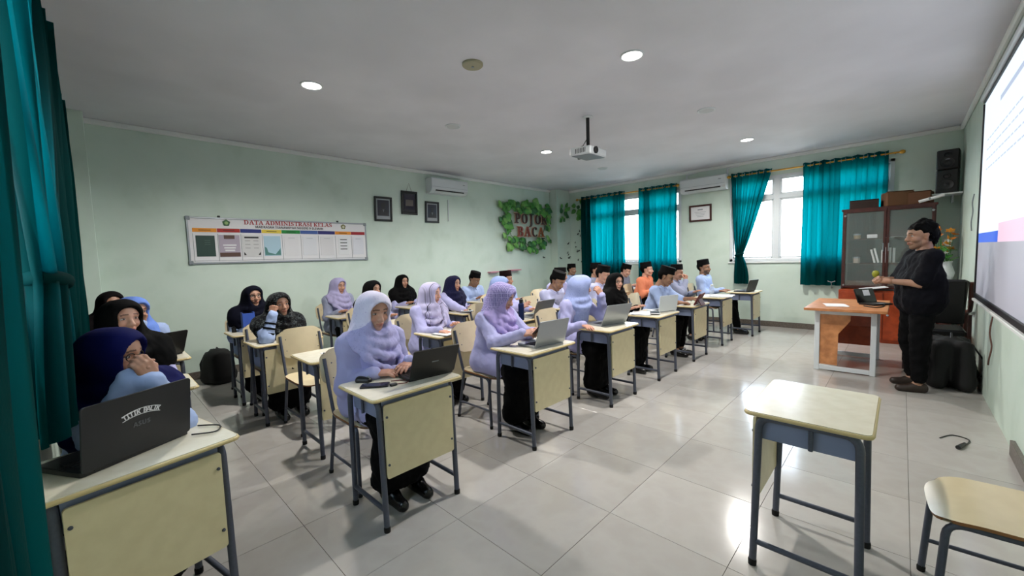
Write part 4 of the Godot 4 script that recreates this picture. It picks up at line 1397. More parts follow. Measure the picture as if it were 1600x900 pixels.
	# butterflies
	var wing := PackedVector2Array([Vector2(0, -0.1), Vector2(0.25, -0.45), Vector2(0.5, -0.35), Vector2(0.45, -0.05), Vector2(0.85, 0.15), Vector2(0.9, 0.5), Vector2(0.5, 0.5), Vector2(0.05, 0.12)])
	var bm := mat(Color(0.12, 0.15, 0.15), 0.6)
	for k in 21:
		var place := "left wall" if k < 6 else ("pillar" if k < 11 else "window wall")
		var b := thing("butterfly", "small dark paper butterfly stuck on the %s" % ("wall below the leaf garland" if k < 6 else ("corner pillar" if k < 11 else "wall beside the far curtain")), "butterfly", Vector3.ZERO, 0.0, "paper butterflies on the " + place)
		var pos: Vector3
		var bs := wb
		if k < 6: pos = Vector3(XB + 0.006, 1.62 + rng.randf_range(-0.2, 0.32), -7.72 - rng.randf() * 0.42)
		elif k < 11: pos = Vector3(XB + 0.246, 1.7 + rng.randf_range(-0.4, 0.4), -8.26 - rng.randf() * 0.44)
		else:
			pos = Vector3(-6.1 + rng.randf_range(-0.16, 0.24), 1.62 + rng.randf_range(-0.38, 0.45), ZW + 0.006)
			bs = Basis()
		var sz := rng.randf_range(0.04, 0.065)
		b.transform = Transform3D((bs * Basis(Vector3(0, 0, 1), rng.randf_range(-1, 1))).scaled_local(Vector3.ONE * sz), pos)
		for s in [-1.0, 1.0]:
			part(MB.new().prism(wing, 0.03, Transform3D(Basis(Vector3(0, 1, 0), 0.0 if s > 0 else PI) * Basis(Vector3(0, 1, 0), -0.45), Vector3(0, 0, 0.06))), "wing", bm, b)
		part(MB.new().tube([Vector3(0, -0.3, 0.06), Vector3(0, 0.3, 0.06)], 0.05, 6), "thorax", bm, b)

# ------------------------------------------------------------------ furniture. Desk and chair: the user looks along +x
var DESK: Node3D
var CHAIR: Node3D
func make_desk(called: String, label: String, at: Vector3, turn: float, group: String) -> Node3D:
	if DESK != null: return copy(DESK, called, at, turn, label, group)
	var t := thing(called, label, "desk", at, turn, group)
	DESK = t
	# top, 42 x 57 cm with rounded corners
	part(MB.new().prism(rrect(0.42, 0.57, 0.025), 0.02, flat_xf(Vector3(0, TOP - 0.01, 0)), true), "table_top", M.laminate, t)
	var ed := []
	for p in rrect(0.421, 0.571, 0.025): ed.append(Vector3(p.x, TOP - 0.0105, -p.y))
	ed.append(ed[0])
	part(MB.new().tube(ed, 0.0085, 6), "edge_band", M.laminate_edge, t)
	for z in [-0.235, 0.235]:
		var fr := MB.new()
		fr.tube(rounded_path([Vector3(-0.185, 0.012, z), Vector3(-0.175, TOP - 0.035, z), Vector3(0.165, TOP - 0.035, z), Vector3(0.185, 0.012, z)], 0.055, 6), 0.0155, 10)
		var fo := part(fr, "side_frame", M.steel, t)
		part(MB.new().tube([Vector3(-0.183, 0.115, z), Vector3(0.183, 0.115, z)], 0.0125, 8), "stretcher", M.steel, fo)
		part(MB.new().tube([Vector3(-0.02, TOP - 0.035, z), Vector3(-0.02, TOP - 0.135, z)], 0.009, 8), "tray_post", M.steel, fo)
		for x in [-0.1855, 0.1855]:
			part(MB.new().lathe([Vector2(0, 0), Vector2(0.017, 0), Vector2(0.018, 0.02), Vector2(0.0155, 0.03)], 12, Transform3D(Basis(), Vector3(x, 0, z))), "foot_cap", M.rubber, fo)
	part(MB.new().prism(rrect(0.44, 0.40, 0.012), 0.012, Transform3D(Basis(Vector3(0, 0, -1), Vector3(0, 1, 0), Vector3(1, 0, 0)), Vector3(0.188, TOP - 0.25, 0))), "modesty_panel", M.panel, t)
	var tr := MB.new()
	tr.box(Vector3(-0.0, TOP - 0.135, 0), Vector3(0.33, 0.006, 0.44), 0.001)
	tr.box(Vector3(0.163, TOP - 0.085, 0), Vector3(0.006, 0.1, 0.44), 0.001)
	for z in [-0.217, 0.217]: tr.box(Vector3(0, TOP - 0.085, z), Vector3(0.33, 0.1, 0.005), 0.001)
	part(tr, "book_tray", M.tray, t)
	for z in [-0.235, 0.235]:
		for y in [0.36, 0.62]:
			part(MB.new().lathe([Vector2(0.007, 0), Vector2(0.006, 0.005), Vector2(0, 0.006)], 8, Transform3D(Basis(Vector3(0, 0, 1), -PI / 2), Vector3(0.194, y, z * 0.88))), "bolt", M.steel, t)
	return t

func make_chair(label: String, at: Vector3, turn: float, group: String) -> Node3D:
	if CHAIR != null: return copy(CHAIR, "classroom_chair", at, turn, label, group)
	var t := thing("classroom_chair", label, "chair", at, turn, group)
	CHAIR = t
	var seat := func(u: float, v: float) -> Vector3:
		var q := _squircle(u, v, 0.20, 0.20, 0.34)
		return Vector3(q.x, 0.452 - 0.012 * cos(q.y / 0.2 * 1.4) - 1.6 * pow(maxf(q.x - 0.06, 0.0), 2.0) + 0.35 * pow(minf(q.x + 0.05, 0.0), 2.0), q.y)
	var back := func(u: float, v: float) -> Vector3:
		var q := _squircle(u, v, 0.20, 0.135, 0.42)
		return Vector3(-0.245 - 0.2 * (q.y) + 0.05 * cos(q.x / 0.2 * 1.3) - 0.05, 0.72 - q.y * -1.0, q.x)
	var se := MB.new()
	part(se, "seat_edge", M.ply_edge, part(MB.new().sheet(seat, 16, 16, 0.012, se), "seat", M.ply, t))
	var be := MB.new()
	part(be, "backrest_edge", M.ply_edge, part(MB.new().sheet(back, 16, 14, 0.011, be), "backrest", M.ply, t))
	for z in [-0.17, 0.17]:
		part(MB.new().tube(rounded_path([Vector3(0.19, 0.012, z * 1.08), Vector3(0.165, 0.425, z), Vector3(-0.17, 0.425, z), Vector3(-0.225, 0.6, z), Vector3(-0.278, 0.79, z)], 0.05, 5), 0.0125, 8), "side_frame", M.steel, t)
		part(MB.new().tube([Vector3(-0.165, 0.425, z), Vector3(-0.245, 0.012, z * 1.08)], 0.0125, 8), "leg", M.steel, t)
		part(MB.new().tube([Vector3(0.182, 0.15, z * 1.05), Vector3(-0.215, 0.15, z * 1.05)], 0.009, 8), "stretcher", M.steel, t)
		for y in [0.66, 0.76]:
			part(MB.new().lathe([Vector2(0.005, 0), Vector2(0.0045, 0.002), Vector2(0, 0.003)], 8, Transform3D(Basis(Vector3(0, 0, 1), -PI / 2), Vector3(-0.237 - (y - 0.72) * 0.2, y, z * 0.8))), "rivet", M.steel, t)
		for x in [0.19, -0.245]:
			part(MB.new().lathe([Vector2(0, 0), Vector2(0.014, 0), Vector2(0.015, 0.018), Vector2(0.0125, 0.026)], 10, Transform3D(Basis(), Vector3(x, 0, z * 1.08))), "foot_cap", M.rubber, t)
	part(MB.new().tube([Vector3(-0.02, 0.42, -0.17), Vector3(-0.02, 0.42, 0.17)], 0.0095, 8).tube([Vector3(0.12, 0.42, -0.17), Vector3(0.12, 0.42, 0.17)], 0.0095, 8), "cross_bar", M.steel, t)
	return t

# a unit square mapped to a rounded rectangle; corners drawn in by r
func _squircle(u: float, v: float, hx: float, hy: float, r: float) -> Vector2:
	var x := u * 2.0 - 1.0
	var y := v * 2.0 - 1.0
	return Vector2(x * sqrt(1.0 - r * y * y * y * y * x * x), y * sqrt(1.0 - r * x * x * x * x * y * y)) * Vector2(hx, hy)

# laptop: hinge line at the origin along z, user on the -x side
func laptop(label: String, at: Vector3, turn: float, open: float, w: float, shell: Material, deck: Material, logo := "", scr: Material = null) -> Node3D:
	var t := thing("laptop", label, "laptop", at, turn)
	var dp := w * 0.66
	part(MB.new().prism(rrect(dp, w, 0.012), 0.016, flat_xf(Vector3(-dp * 0.5, 0.009, 0)), true), "base", shell, t)
	part(MB.new().box(Vector3(-dp * 0.5, 0.0175, 0), Vector3(dp * 0.96, 0.002, w * 0.97), 0.0005), "deck", deck, t)
	var kb := MB.new()
	for r in 5:
		for c in 13:
			kb.box(Vector3(-dp * 0.18 - r * dp * 0.095, 0.0195, (c - 6) * w * 0.068), Vector3(dp * 0.075, 0.003, w * 0.055), 0.0005)
	part(kb, "keyboard", M.dark_plastic if deck != M.dark_plastic else M.black_plastic, t)
	part(MB.new().box(Vector3(-dp * 0.79, 0.019, 0), Vector3(dp * 0.26, 0.001, w * 0.32), 0), "touchpad", M.grey_plastic, t)
	var lid := Node3D.new()
	var lb := Basis(Vector3(0, 0, 1), -open)      # lid points up when open = 0
	var lo := part(MB.new().prism(rrect(dp * 0.98, w, 0.012), 0.007, Transform3D(lb * Basis(Vector3(0, 1, 0), Vector3(0, 0, 1), Vector3(1, 0, 0)), lb * Vector3(0, dp * 0.49, 0) + Vector3(0.004, 0.014, 0)), true), "lid", shell, t)
	part(MB.new().box(lb * Vector3(-0.0045, dp * 0.5, 0) + Vector3(0.004, 0.014, 0), Vector3(0.0015, dp * 0.88, w * 0.94), 0, lb), "screen", scr if scr else M.dim_screen, lo)
	part(MB.new().tube([Vector3(0, 0.014, -w * 0.4), Vector3(0, 0.014, w * 0.4)], 0.006, 8), "hinge", M.black_plastic, t)
	if logo:
		part(MB.new().box(lb * Vector3(0.0045, dp * 0.52, 0.0) + Vector3(0.004, 0.014, 0), Vector3(0.001, 0.008, 0.045), 0.0003, lb), "logo", M.grey_plastic, lo)
	lid.free()
	return t

func bottle(label: String, at: Vector3, r: float, h: float, m: Material, capm: Material) -> void:
	var t := thing("bottle", label, "bottle", at)
	part(MB.new().lathe([Vector2(0, 0), Vector2(r * 0.92, 0), Vector2(r, r * 0.15), Vector2(r, h * 0.74), Vector2(r * 0.8, h * 0.8), Vector2(r * 0.55, h * 0.83)], 20), "flask", m, t)
	part(MB.new().lathe([Vector2(r * 0.62, h * 0.82), Vector2(r * 0.66, h * 0.84), Vector2(r * 0.64, h * 0.98), Vector2(r * 0.5, h), Vector2(0, h)], 18), "bottle_cap", capm, t)
	part(MB.new().tube([Vector3(r * 0.6, h * 0.9, 0), Vector3(r * 0.95, h * 0.96, 0), Vector3(r * 0.6, h * 1.0, 0)], 0.004, 6), "carry_loop", capm, t)

func phone(label: String, at: Vector3, turn: float, m: Material, tilt := Basis.IDENTITY) -> Node3D:
	var t := thing("phone", label, "phone", at, turn)
	if tilt != Basis.IDENTITY: t.basis = tilt
	part(MB.new().prism(rrect(0.155, 0.075, 0.01), 0.009, flat_xf(Vector3(0, 0.005, 0)), true), "case", m, t)
	part(MB.new().prism(rrect(0.146, 0.068, 0.008), 0.001, flat_xf(Vector3(0, 0.0102, 0))), "screen", M.dim_screen, t)
	part(MB.new().box(Vector3(0.058, 0.0, 0.02), Vector3(0.024, 0.004, 0.022), 0.001), "camera_bump", M.black_plastic, t)
	return t

func papers(label: String, at: Vector3, turn: float, n := 3, w := 0.21, h := 0.29) -> void:
	var t := thing("paper_stack", label, "papers", at, turn)
	rng.seed = int(absf(at.x * 100.0 + at.z * 37.0))
	for k in n:
		part(MB.new().box(Vector3(rng.randf_range(-0.012, 0.012), 0.0015 + k * 0.0022, rng.randf_range(-0.015, 0.015)), Vector3(w, 0.0018, h), 0.0003, Basis(Vector3.UP, rng.randf_range(-0.12, 0.12))), "sheet", M.paper, t)

func bag(label: String, at: Vector3, turn: float, sx: float, sy: float, sz: float) -> void:
	var t := thing("backpack", label, "bag", at, turn)
	var f := Field.new()
	f.k = 0.08
	for x in [-1.0, 1.0]:
		for z in [-1.0, 1.0]:
			f.cap(Vector3(x * (sx * 0.5 - 0.07), 0.075, z * (sz * 0.5 - 0.075)), Vector3(x * (sx * 0.5 - 0.09), sy - 0.08, z * (sz * 0.5 - 0.1)), 0.075, 0.07)
	f.cap(Vector3(sx * 0.3, 0.1, 0), Vector3(sx * 0.28, sy * 0.5, 0), 0.1, 0.08)
	f.cap(Vector3(-sx * 0.2, 0.1, 0), Vector3(0, sy * 0.75, 0), minf(sx, sz) * 0.4, minf(sx, sz) * 0.38)
	var m := f.mesh(0.02)
	for i in m.v.size(): m.v[i].y = maxf(m.v[i].y, 0.0)
	wobble(m, 0.006, at.x)
	part(m, "pouch", M.bag, t)
	for z in [-0.07, 0.07]:
		part(MB.new().tube([Vector3(-sx * 0.5 + 0.02, sy * 0.85, z), Vector3(-sx * 0.5 - 0.05, sy * 0.6, z), Vector3(-sx * 0.5 - 0.04, sy * 0.3, z), Vector3(-sx * 0.5 + 0.02, 0.1, z)], 0.014, 8, 0.5), "strap", M.black_plastic, t)
	part(MB.new().tube([Vector3(0, sy - 0.02, -0.05), Vector3(0, sy + 0.04, 0), Vector3(0, sy - 0.02, 0.05)], 0.009, 8), "grab_handle", M.black_plastic, t)
	part(MB.new().tube([Vector3(sx * 0.28, sy * 0.62, -sz * 0.3), Vector3(sx * 0.36, sy * 0.66, 0), Vector3(sx * 0.28, sy * 0.62, sz * 0.3)], 0.006, 6), "zip", M.grey_plastic, t)

# ------------------------------------------------------------------ front of the room
func build_front() -> void:
	# projection screen board on the right wall
	var bz := Basis(Vector3(0, 0, 1), Vector3(0, 1, 0), Vector3(-1, 0, 0))     # x along +z, z out of the wall (-x)
	var t := thing("projection_board", "large black framed white board with a projected bright slide", "screen")
	t.transform = Transform3D(bz, Vector3(XS, 0, 0))
	var z0 := -6.28
	var z1 := -3.1
	var zc := (z0 + z1) * 0.5
	var y0 := 0.88
	var y1 := 2.84
	part(MB.new().box(Vector3(zc, (y0 + y1) * 0.5, 0.022), Vector3(z1 - z0 - 0.04, y1 - y0 - 0.04, 0.02), 0.001), "board", mat(Color(0.78, 0.78, 0.84), 0.5), t)
	var fr := MB.new()
	fr.box(Vector3(zc, y0 + 0.025, 0.025), Vector3(z1 - z0, 0.05, 0.04), 0.004)
	fr.box(Vector3(zc, y1 - 0.012, 0.025), Vector3(z1 - z0, 0.024, 0.04), 0.004)
	fr.box(Vector3(z0 + 0.012, (y0 + y1) * 0.5, 0.025), Vector3(0.024, y1 - y0 - 0.07, 0.04), 0.004)
	fr.box(Vector3(z1 - 0.012, (y0 + y1) * 0.5, 0.025), Vector3(0.024, y1 - y0 - 0.07, 0.04), 0.004)
	part(fr, "frame", mat(Color(0.05, 0.05, 0.08), 0.4), t)
	part(MB.new().box(Vector3(zc, y0 - 0.018, 0.03), Vector3(z1 - z0, 0.025, 0.05), 0.004), "ledge", M.trim, t)
	part(MB.new().box(Vector3(zc, y1 + 0.025, 0.035), Vector3(z1 - z0 + 0.06, 0.05, 0.06), 0.008), "top_rail", M.white_frame, t)
	# projected slide: light print on the board
	var im := Image.create(1024, 512, false, Image.FORMAT_RGB8)
	im.fill(Color(0.93, 0.97, 1.0))
	im.fill_rect(Rect2i(0, 478, 380, 34), Color(0.16, 0.38, 0.86))
	im.fill_rect(Rect2i(380, 455, 644, 57), Color(0.93, 0.80, 0.88))
	for k in 4:
		for q in 20:
			im.fill_rect(Rect2i(90 + q * 44, 150 + k * 34, 30 + (q * 7 + k * 5) % 12, 5), Color(0.74, 0.78, 0.86))
	im.fill_rect(Rect2i(300, 60, 360, 16), Color(0.70, 0.75, 0.84))
	var sm := mat(Color(0.1, 0.1, 0.1), 0.6)
	sm.emission_enabled = true
	sm.emission_texture = ImageTexture.create_from_image(im)
	sm.emission = Color(0, 0, 0)
	sm.emission_energy_multiplier = 1.0
	var sl := MB.new()
	sl.quad(Vector3(z0 + 0.03, 1.44, 0.0335), Vector3(z1 - 0.03, 1.44, 0.0335), Vector3(z1 - 0.03, y1 - 0.03, 0.0335), Vector3(z0 + 0.03, y1 - 0.03, 0.0335), Vector3(0, 0, 1))
	part(sl, "projected_slide", sm, t)
	var al := AreaLight3D.new()
	al.name = "slide_glow"
	al.area_size = Vector2(z1 - z0 - 0.1, 1.3)
	al.light_energy = 0.1
	al.light_color = Color(0.92, 0.96, 1.0)
	al.area_range = 14.0
	al.shadow_enabled = true
	t.add_child(al)
	al.transform = Transform3D(Basis(Vector3.UP, PI), Vector3(zc, 2.1, 0.06))
	# loose wires on the right wall
	solo(MB.new().tube(smooth([Vector3(XS - 0.008, 0.80, -5.35), Vector3(XS - 0.02, 0.66, -5.34), Vector3(XS - 0.012, 0.55, -5.28), Vector3(XS - 0.02, 0.44, -5.30), Vector3(XS - 0.015, 0.37, -5.38)]), 0.006, 6), "loose_wire", mat(Color(0.36, 0.22, 0.17), 0.6), "thin brown wire hanging from the wall below the screen", "wire")
	solo(MB.new().tube(smooth([Vector3(XS - 0.008, 2.0, -7.1), Vector3(XS - 0.02, 1.9, -7.08), Vector3(XS - 0.01, 1.8, -7.12), Vector3(XS - 0.02, 1.68, -7.1), Vector3(XS - 0.012, 1.58, -7.13)]), 0.006, 6), "loose_wire", M.grey_plastic, "grey wire dangling on the wall between the corner and the screen", "wire")
	# cable end on the floor
	var fc := thing("floor_cable", "short black cable with a plug lying on the floor tiles", "cable", Vector3(0.33, 0, -4.36))
	part(MB.new().tube(smooth([Vector3(-0.09, 0.005, 0.1), Vector3(-0.02, 0.005, -0.02), Vector3(0.06, 0.005, 0.02), Vector3(0.03, 0.006, 0.16)]), 0.004, 6), "cord", M.black_plastic, fc)
	part(MB.new().tube([Vector3(0.03, 0.015, 0.15), Vector3(-0.01, 0.015, 0.26)], [0.01, 0.015], 8), "plug", M.dark_plastic, fc)
	# teacher table
	var tt := thing("teacher_table", "orange wood teacher's table with white metal end frames", "table", Vector3(-0.45, 0, -6.32))
	part(MB.new().box(Vector3(0, 0.735, 0.0), Vector3(0.72, 0.03, 1.2), 0.004), "table_top", M.wood_orange, tt)
	for z in [-0.52, 0.42]:
		var f := MB.new()
		for x in [-0.25, 0.25]: f.box(Vector3(x, 0.36, z), Vector3(0.05, 0.72, 0.03), 0.004)
		f.box(Vector3(0, 0.69, z), Vector3(0.45, 0.05, 0.03), 0.004)
		f.box(Vector3(0, 0.035, z), Vector3(0.45, 0.05, 0.03), 0.004)
		part(f, "end_frame", M.white_frame, tt)
	part(MB.new().prism(PackedVector2Array([Vector2(-0.225, 0.07), Vector2(-0.06, 0.07), Vector2(-0.055, 0.44), Vector2(0.05, 0.6), Vector2(0.05, 0.665), Vector2(-0.225, 0.665)]), 0.016, Transform3D(Basis(), Vector3(0, 0, 0.405))), "end_panel", M.wood_orange, tt)
	part(MB.new().box(Vector3(-0.22, 0.43, -0.05), Vector3(0.016, 0.5, 0.9), 0.002), "modesty_panel", M.wood_orange, tt)
	part(MB.new().box(Vector3(0, 0.42, -0.5), Vector3(0.45, 0.5, 0.016), 0.002), "rear_panel", M.wood_red, tt)
	part(MB.new().box(Vector3(0.1, 0.58, -0.25), Vector3(0.28, 0.2, 0.4), 0.004), "drawer_box", M.wood_red, tt)
	var kl := laptop("small black laptop with a white label on the teacher's table", Vector3(-0.28, 0.751, -6.42), 2.5, 0.35, 0.27, M.black_plastic, M.dark_plastic)
	part(MB.new().box(Vector3(0.04, 0.13, 0.02), Vector3(0.002, 0.07, 0.09), 0, Basis(Vector3(0, 0, 1), -0.35)), "label_sticker", M.paper, kl)
	papers("loose white sheets on the teacher's table", Vector3(-0.55, 0.7505, -6.1), 0.3, 2)
	solo(MB.new().tube(smooth([Vector3(-0.3, 0.757, -6.12), Vector3(-0.2, 0.757, -6.02), Vector3(-0.14, 0.757, -6.15), Vector3(-0.13, 0.757, -6.4)]), 0.006, 6), "power_cord", M.black_plastic, "black cord curled on the teacher's table", "cord")
	# glass bookcase
	var c := thing("bookcase", "tall dark wood bookcase with glass doors and an orange drawer base", "bookcase", Vector3(-0.18, 0, -8.37))
	var w := 1.02
	var hb := 0.78
	part(MB.new().box(Vector3(0, hb * 0.5, 0.05), Vector3(w + 0.02, hb, 0.54), 0.004), "base_cabinet", M.wood_red, c)
	for k in 2:
		var dr := part(MB.new().box(Vector3((k - 0.5) * 0.5, hb - 0.13, 0.325), Vector3(0.48, 0.2, 0.018), 0.003), "drawer", M.wood_red, c)
		part(MB.new().lathe([Vector2(0.012, 0), Vector2(0.016, 0.015), Vector2(0, 0.022)], 10, Transform3D(Basis(Vector3(1, 0, 0), PI / 2), Vector3((k - 0.5) * 0.5, hb - 0.13, 0.334))), "knob", M.silver, dr)
		var dd := part(MB.new().box(Vector3((k - 0.5) * 0.5, 0.3, 0.325), Vector3(0.48, 0.5, 0.018), 0.003), "cabinet_door", M.wood_red, c)
		part(MB.new().lathe([Vector2(0.012, 0), Vector2(0.016, 0.015), Vector2(0, 0.022)], 10, Transform3D(Basis(Vector3(1, 0, 0), PI / 2), Vector3((k - 0.5) * 0.1, 0.42, 0.334))), "knob", M.silver, dd)
	var bx := MB.new()
	for s in [-1, 1]: bx.box(Vector3(s * (w * 0.5 - 0.012), (hb + 2.02) * 0.5, -0.06), Vector3(0.024, 2.02 - hb, 0.32), 0.002)
	bx.box(Vector3(0, 2.01, -0.06), Vector3(w + 0.03, 0.03, 0.34), 0.003)
	bx.box(Vector3(0, (hb + 2.02) * 0.5, -0.21), Vector3(w, 2.02 - hb, 0.012), 0.001)
	part(bx, "carcass", M.wood_dark, c)
	for y in [1.17, 1.55]: part(MB.new().box(Vector3(0, y, -0.06), Vector3(w - 0.05, 0.02, 0.28), 0.002), "shelf", M.wood_dark, c)
	for k in 2:
		var x := (k - 0.5) * 0.5
		var df := MB.new()
		for s in [-1, 1]:
			df.box(Vector3(x + s * 0.232, 1.4, 0.108), Vector3(0.03, 1.2, 0.016), 0.002)
			df.box(Vector3(x, 1.4 + s * 0.582, 0.108), Vector3(0.44, 0.04, 0.016), 0.002)
		var dm := part(df, "glass_door", M.wood_dark, c)
		part(MB.new().box(Vector3(x, 1.4, 0.106), Vector3(0.44, 1.13, 0.004), 0), "pane", M.glass, dm)
		for y in [0.84, 1.92]: part(MB.new().lathe([Vector2(0.016, 0), Vector2(0.014, 0.008), Vector2(0, 0.01)], 10, Transform3D(Basis(Vector3(1, 0, 0), PI / 2), Vector3(x + (0.23 if k else -0.23), y, 0.117))), "hinge_cap", M.silver, dm)
		part(MB.new().tube([Vector3(x - (k - 0.5) * 0.44, 1.36, 0.12), Vector3(x - (k - 0.5) * 0.44, 1.48, 0.12)], 0.007, 8), "door_handle", M.silver, dm)
	# things on the shelves
	rng.seed = 5
	var bc := [Color(0.72, 0.72, 0.68), Color(0.55, 0.58, 0.55), Color(0.75, 0.74, 0.7), Color(0.35, 0.4, 0.36), Color(0.62, 0.5, 0.46), Color(0.7, 0.7, 0.72)]
	for k in 6:
		var hh := rng.randf_range(0.18, 0.24)
		var bk := thing("book", "%s book leaning in the bookcase row above the base" % ["cream", "sage grey", "ivory", "dark green", "dusty pink", "light grey"][k], "book", Vector3(-0.30 + k * 0.042, 1.182, -8.40), 0.0, "books in the glass bookcase")
		bk.rotation.z = 0.22 if k < 2 else 0.0
		part(MB.new().box(Vector3(0, hh * 0.5, 0), Vector3(0.03, hh, 0.15), 0.003), "cover", mat(bc[k], 0.7), bk)
		part(MB.new().box(Vector3(0, hh * 0.5, 0.004), Vector3(0.022, hh - 0.008, 0.148), 0.001), "pages", M.paper, bk)
	for q in [[-0.52, 1.182, 0.09, Color(0.72, 0.66, 0.62), "round pale tin at the left of the bookcase's lowest shelf"], [-0.52, 1.562, 0.07, Color(0.62, 0.52, 0.4), "small tan pot on the bookcase's upper shelf"]]:
		var tn := thing("tin", q[4], "tin", Vector3(q[0], q[1], -8.39))
		part(MB.new().lathe([Vector2(0, 0), Vector2(0.045, 0), Vector2(0.048, q[2]), Vector2(0.04, q[2] + 0.005), Vector2(0, q[2] + 0.005)], 16), "can", mat(q[3], 0.5), tn)
		part(MB.new().lathe([Vector2(0.05, q[2] - 0.015), Vector2(0.05, q[2] + 0.01), Vector2(0, q[2] + 0.012)], 16), "lid", M.silver, tn)
	solo(MB.new().box(Vector3(-0.34, 1.592, -8.38), Vector3(0.12, 0.055, 0.09), 0.004), "small_box", M.paper, "small white box on the bookcase's upper shelf", "box")
	papers("white papers slanting on the bookcase's upper shelf", Vector3(-0.07, 1.562, -8.38), 0.5, 3, 0.2, 0.24)
	var fo := thing("folder", "open folder with pale sheets lying on the bookcase base", "folder", Vector3(-0.28, 0.782, -8.12), 0.25)
	part(MB.new().box(Vector3(0, 0.006, 0), Vector3(0.42, 0.01, 0.24), 0.002), "cover", M.black_plastic, fo)
	part(MB.new().box(Vector3(-0.02, 0.03, 0.0), Vector3(0.3, 0.012, 0.2), 0.002, Basis(Vector3(0, 0, 1), 0.12)), "sheets", M.paper, fo)
	# boxes on top
	for q in [[-0.45, 0.12, 0.34, 0.2, 0.05, "dark flat cardboard tray on top of the bookcase beside the curtain", Color(0.16, 0.10, 0.08)], [-0.08, 0.2, 0.3, 0.24, 0.35, "brown cardboard carton tilted on top of the bookcase", Color(0.40, 0.27, 0.17)], [0.17, 0.17, 0.24, 0.22, -0.2, "brown carton on top of the bookcase beside white papers", Color(0.36, 0.23, 0.14)]]:
		var b := thing("carton", q[5], "box", Vector3(q[0], 2.026, -8.42), q[4])
		part(MB.new().box(Vector3(0, q[1] * 0.5, 0), Vector3(q[2], q[1], q[3]), 0.004), "carton_body", mat(q[6], 0.85), b)
		for s in [-1, 1]: part(MB.new().box(Vector3(0, q[1] + 0.004, s * q[3] * 0.26), Vector3(q[2], 0.004, q[3] * 0.46), 0.001, Basis(Vector3(1, 0, 0), s * -0.12)), "flap", mat(q[6], 0.85), b)
	var ro := thing("paper_roll", "white rolled paper on top of the bookcase", "paper roll", Vector3(0.27, 2.05, -8.28))
	part(MB.new().tube([Vector3(-0.12, 0.0, 0), Vector3(0.13, 0.07, 0.02)], 0.022, 10), "roll", M.paper, ro)
	part(MB.new().tube([Vector3(-0.02, 0.03, 0.008), Vector3(0.0, 0.036, 0.01)], 0.0235, 10), "band", M.grey_plastic, ro)
	# speakers on a corner shelf
	var sh := thing("corner_shelf", "white corner shelf carrying two black loudspeakers", "shelf", Vector3(0.40, 2.14, -8.55))
	part(MB.new().box(Vector3(0, 0, 0), Vector3(0.36, 0.02, 0.4), 0.003), "board", M.white_plastic, sh)
	for x in [-0.1, 0.1]: part(MB.new().box(Vector3(x, -0.06, -0.12), Vector3(0.02, 0.11, 0.16), 0.003), "bracket", M.white_plastic, sh)
	for q in [[2.151, 0.33, "black loudspeaker standing on the corner shelf, lower of the stacked pair"], [2.483, 0.27, "smaller black loudspeaker on top of the other on the corner shelf"]]:
		var sp := thing("loudspeaker", q[2], "loudspeaker", Vector3(0.435, q[0], -8.52), -0.12)
		part(MB.new().box(Vector3(0, q[1] * 0.5, 0), Vector3(0.22, q[1], 0.22), 0.012), "cabinet", M.black_plastic, sp)
		for y in [0.35, 0.72]:
			part(MB.new().lathe([Vector2(0.075 if y < 0.5 else 0.04, 0.0), Vector2(0.07 if y < 0.5 else 0.036, 0.01), Vector2(0.03, -0.004), Vector2(0.014, 0.006), Vector2(0, 0.01)], 20, Transform3D(Basis(Vector3(1, 0, 0), PI / 2), Vector3(0, q[1] * y, 0.111))), "cone", M.dark_plastic, sp)
		part(MB.new().box(Vector3(0, q[1] * 0.52, 0.112), Vector3(0.05, 0.012, 0.004), 0.001), "badge", M.silver, sp)
	# flowers in the corner
	var fp := thing("flower_vase", "white vase of artificial orange and white flowers in the corner", "flowers", Vector3(0.44, 0, -8.12))
	part(MB.new().tube([Vector3(0, 0.0, 0), Vector3(0, 0.02, 0), Vector3(0, 0.95, 0)], [0.085, 0.085, 0.06], 16), "stand", M.wood_dark, fp)
	part(MB.new().lathe([Vector2(0, 0.95), Vector2(0.06, 0.95), Vector2(0.085, 1.04), Vector2(0.05, 1.16), Vector2(0.06, 1.2)], 18, Transform3D.IDENTITY, true), "vase", M.white_plastic, fp)
	rng.seed = 9
	var pet := func(u: float, v: float) -> Vector3:
		var x := (u - 0.5) * 2.0
		return Vector3(x * sin(PI * pow(v, 0.7)) * 0.4, v, 0.25 * v * v - 0.1 * x * x)
	for k in 17:
		var col: Color = [Color(0.80, 0.48, 0.12), Color(0.86, 0.86, 0.84), Color(0.85, 0.56, 0.16)][k % 3]
		var pm := MB.new()
		var b := Basis(Vector3.UP, rng.randf() * TAU) * Basis(Vector3(1, 0, 0), rng.randf_range(0.2, 1.3))
		var ctr := Vector3(rng.randf_range(-0.14, 0.06), 1.28 + rng.randf() * 0.36, rng.randf_range(-0.12, 0.16))
		for q in 6: pm.add(MB.new().sheet(pet, 3, 4), Transform3D((b * Basis(Vector3.UP, TAU * q / 6.0) * Basis(Vector3(1, 0, 0), 0.9)).scaled_local(Vector3.ONE * 0.06), ctr))
		var fl := part(pm, "flower", mat(col, 0.6), fp)
		part(MB.new().tube([Vector3(0, 1.15, 0), Vector3(ctr.x * 0.5, 1.25, ctr.z * 0.5), ctr], 0.003, 5), "stalk", M.leaves[0], fl)
	for k in 14:
		part(MB.new().sheet(pet, 3, 4), "leaf", M.leaves[k % 3], fp, Transform3D((Basis(Vector3.UP, rng.randf() * TAU) * Basis(Vector3(1, 0, 0), rng.randf_range(0.4, 1.4))).scaled_local(Vector3.ONE * 0.1), Vector3(rng.randf_range(-0.1, 0.03), 1.18 + rng.randf() * 0.2, rng.randf_range(-0.1, 0.1))))
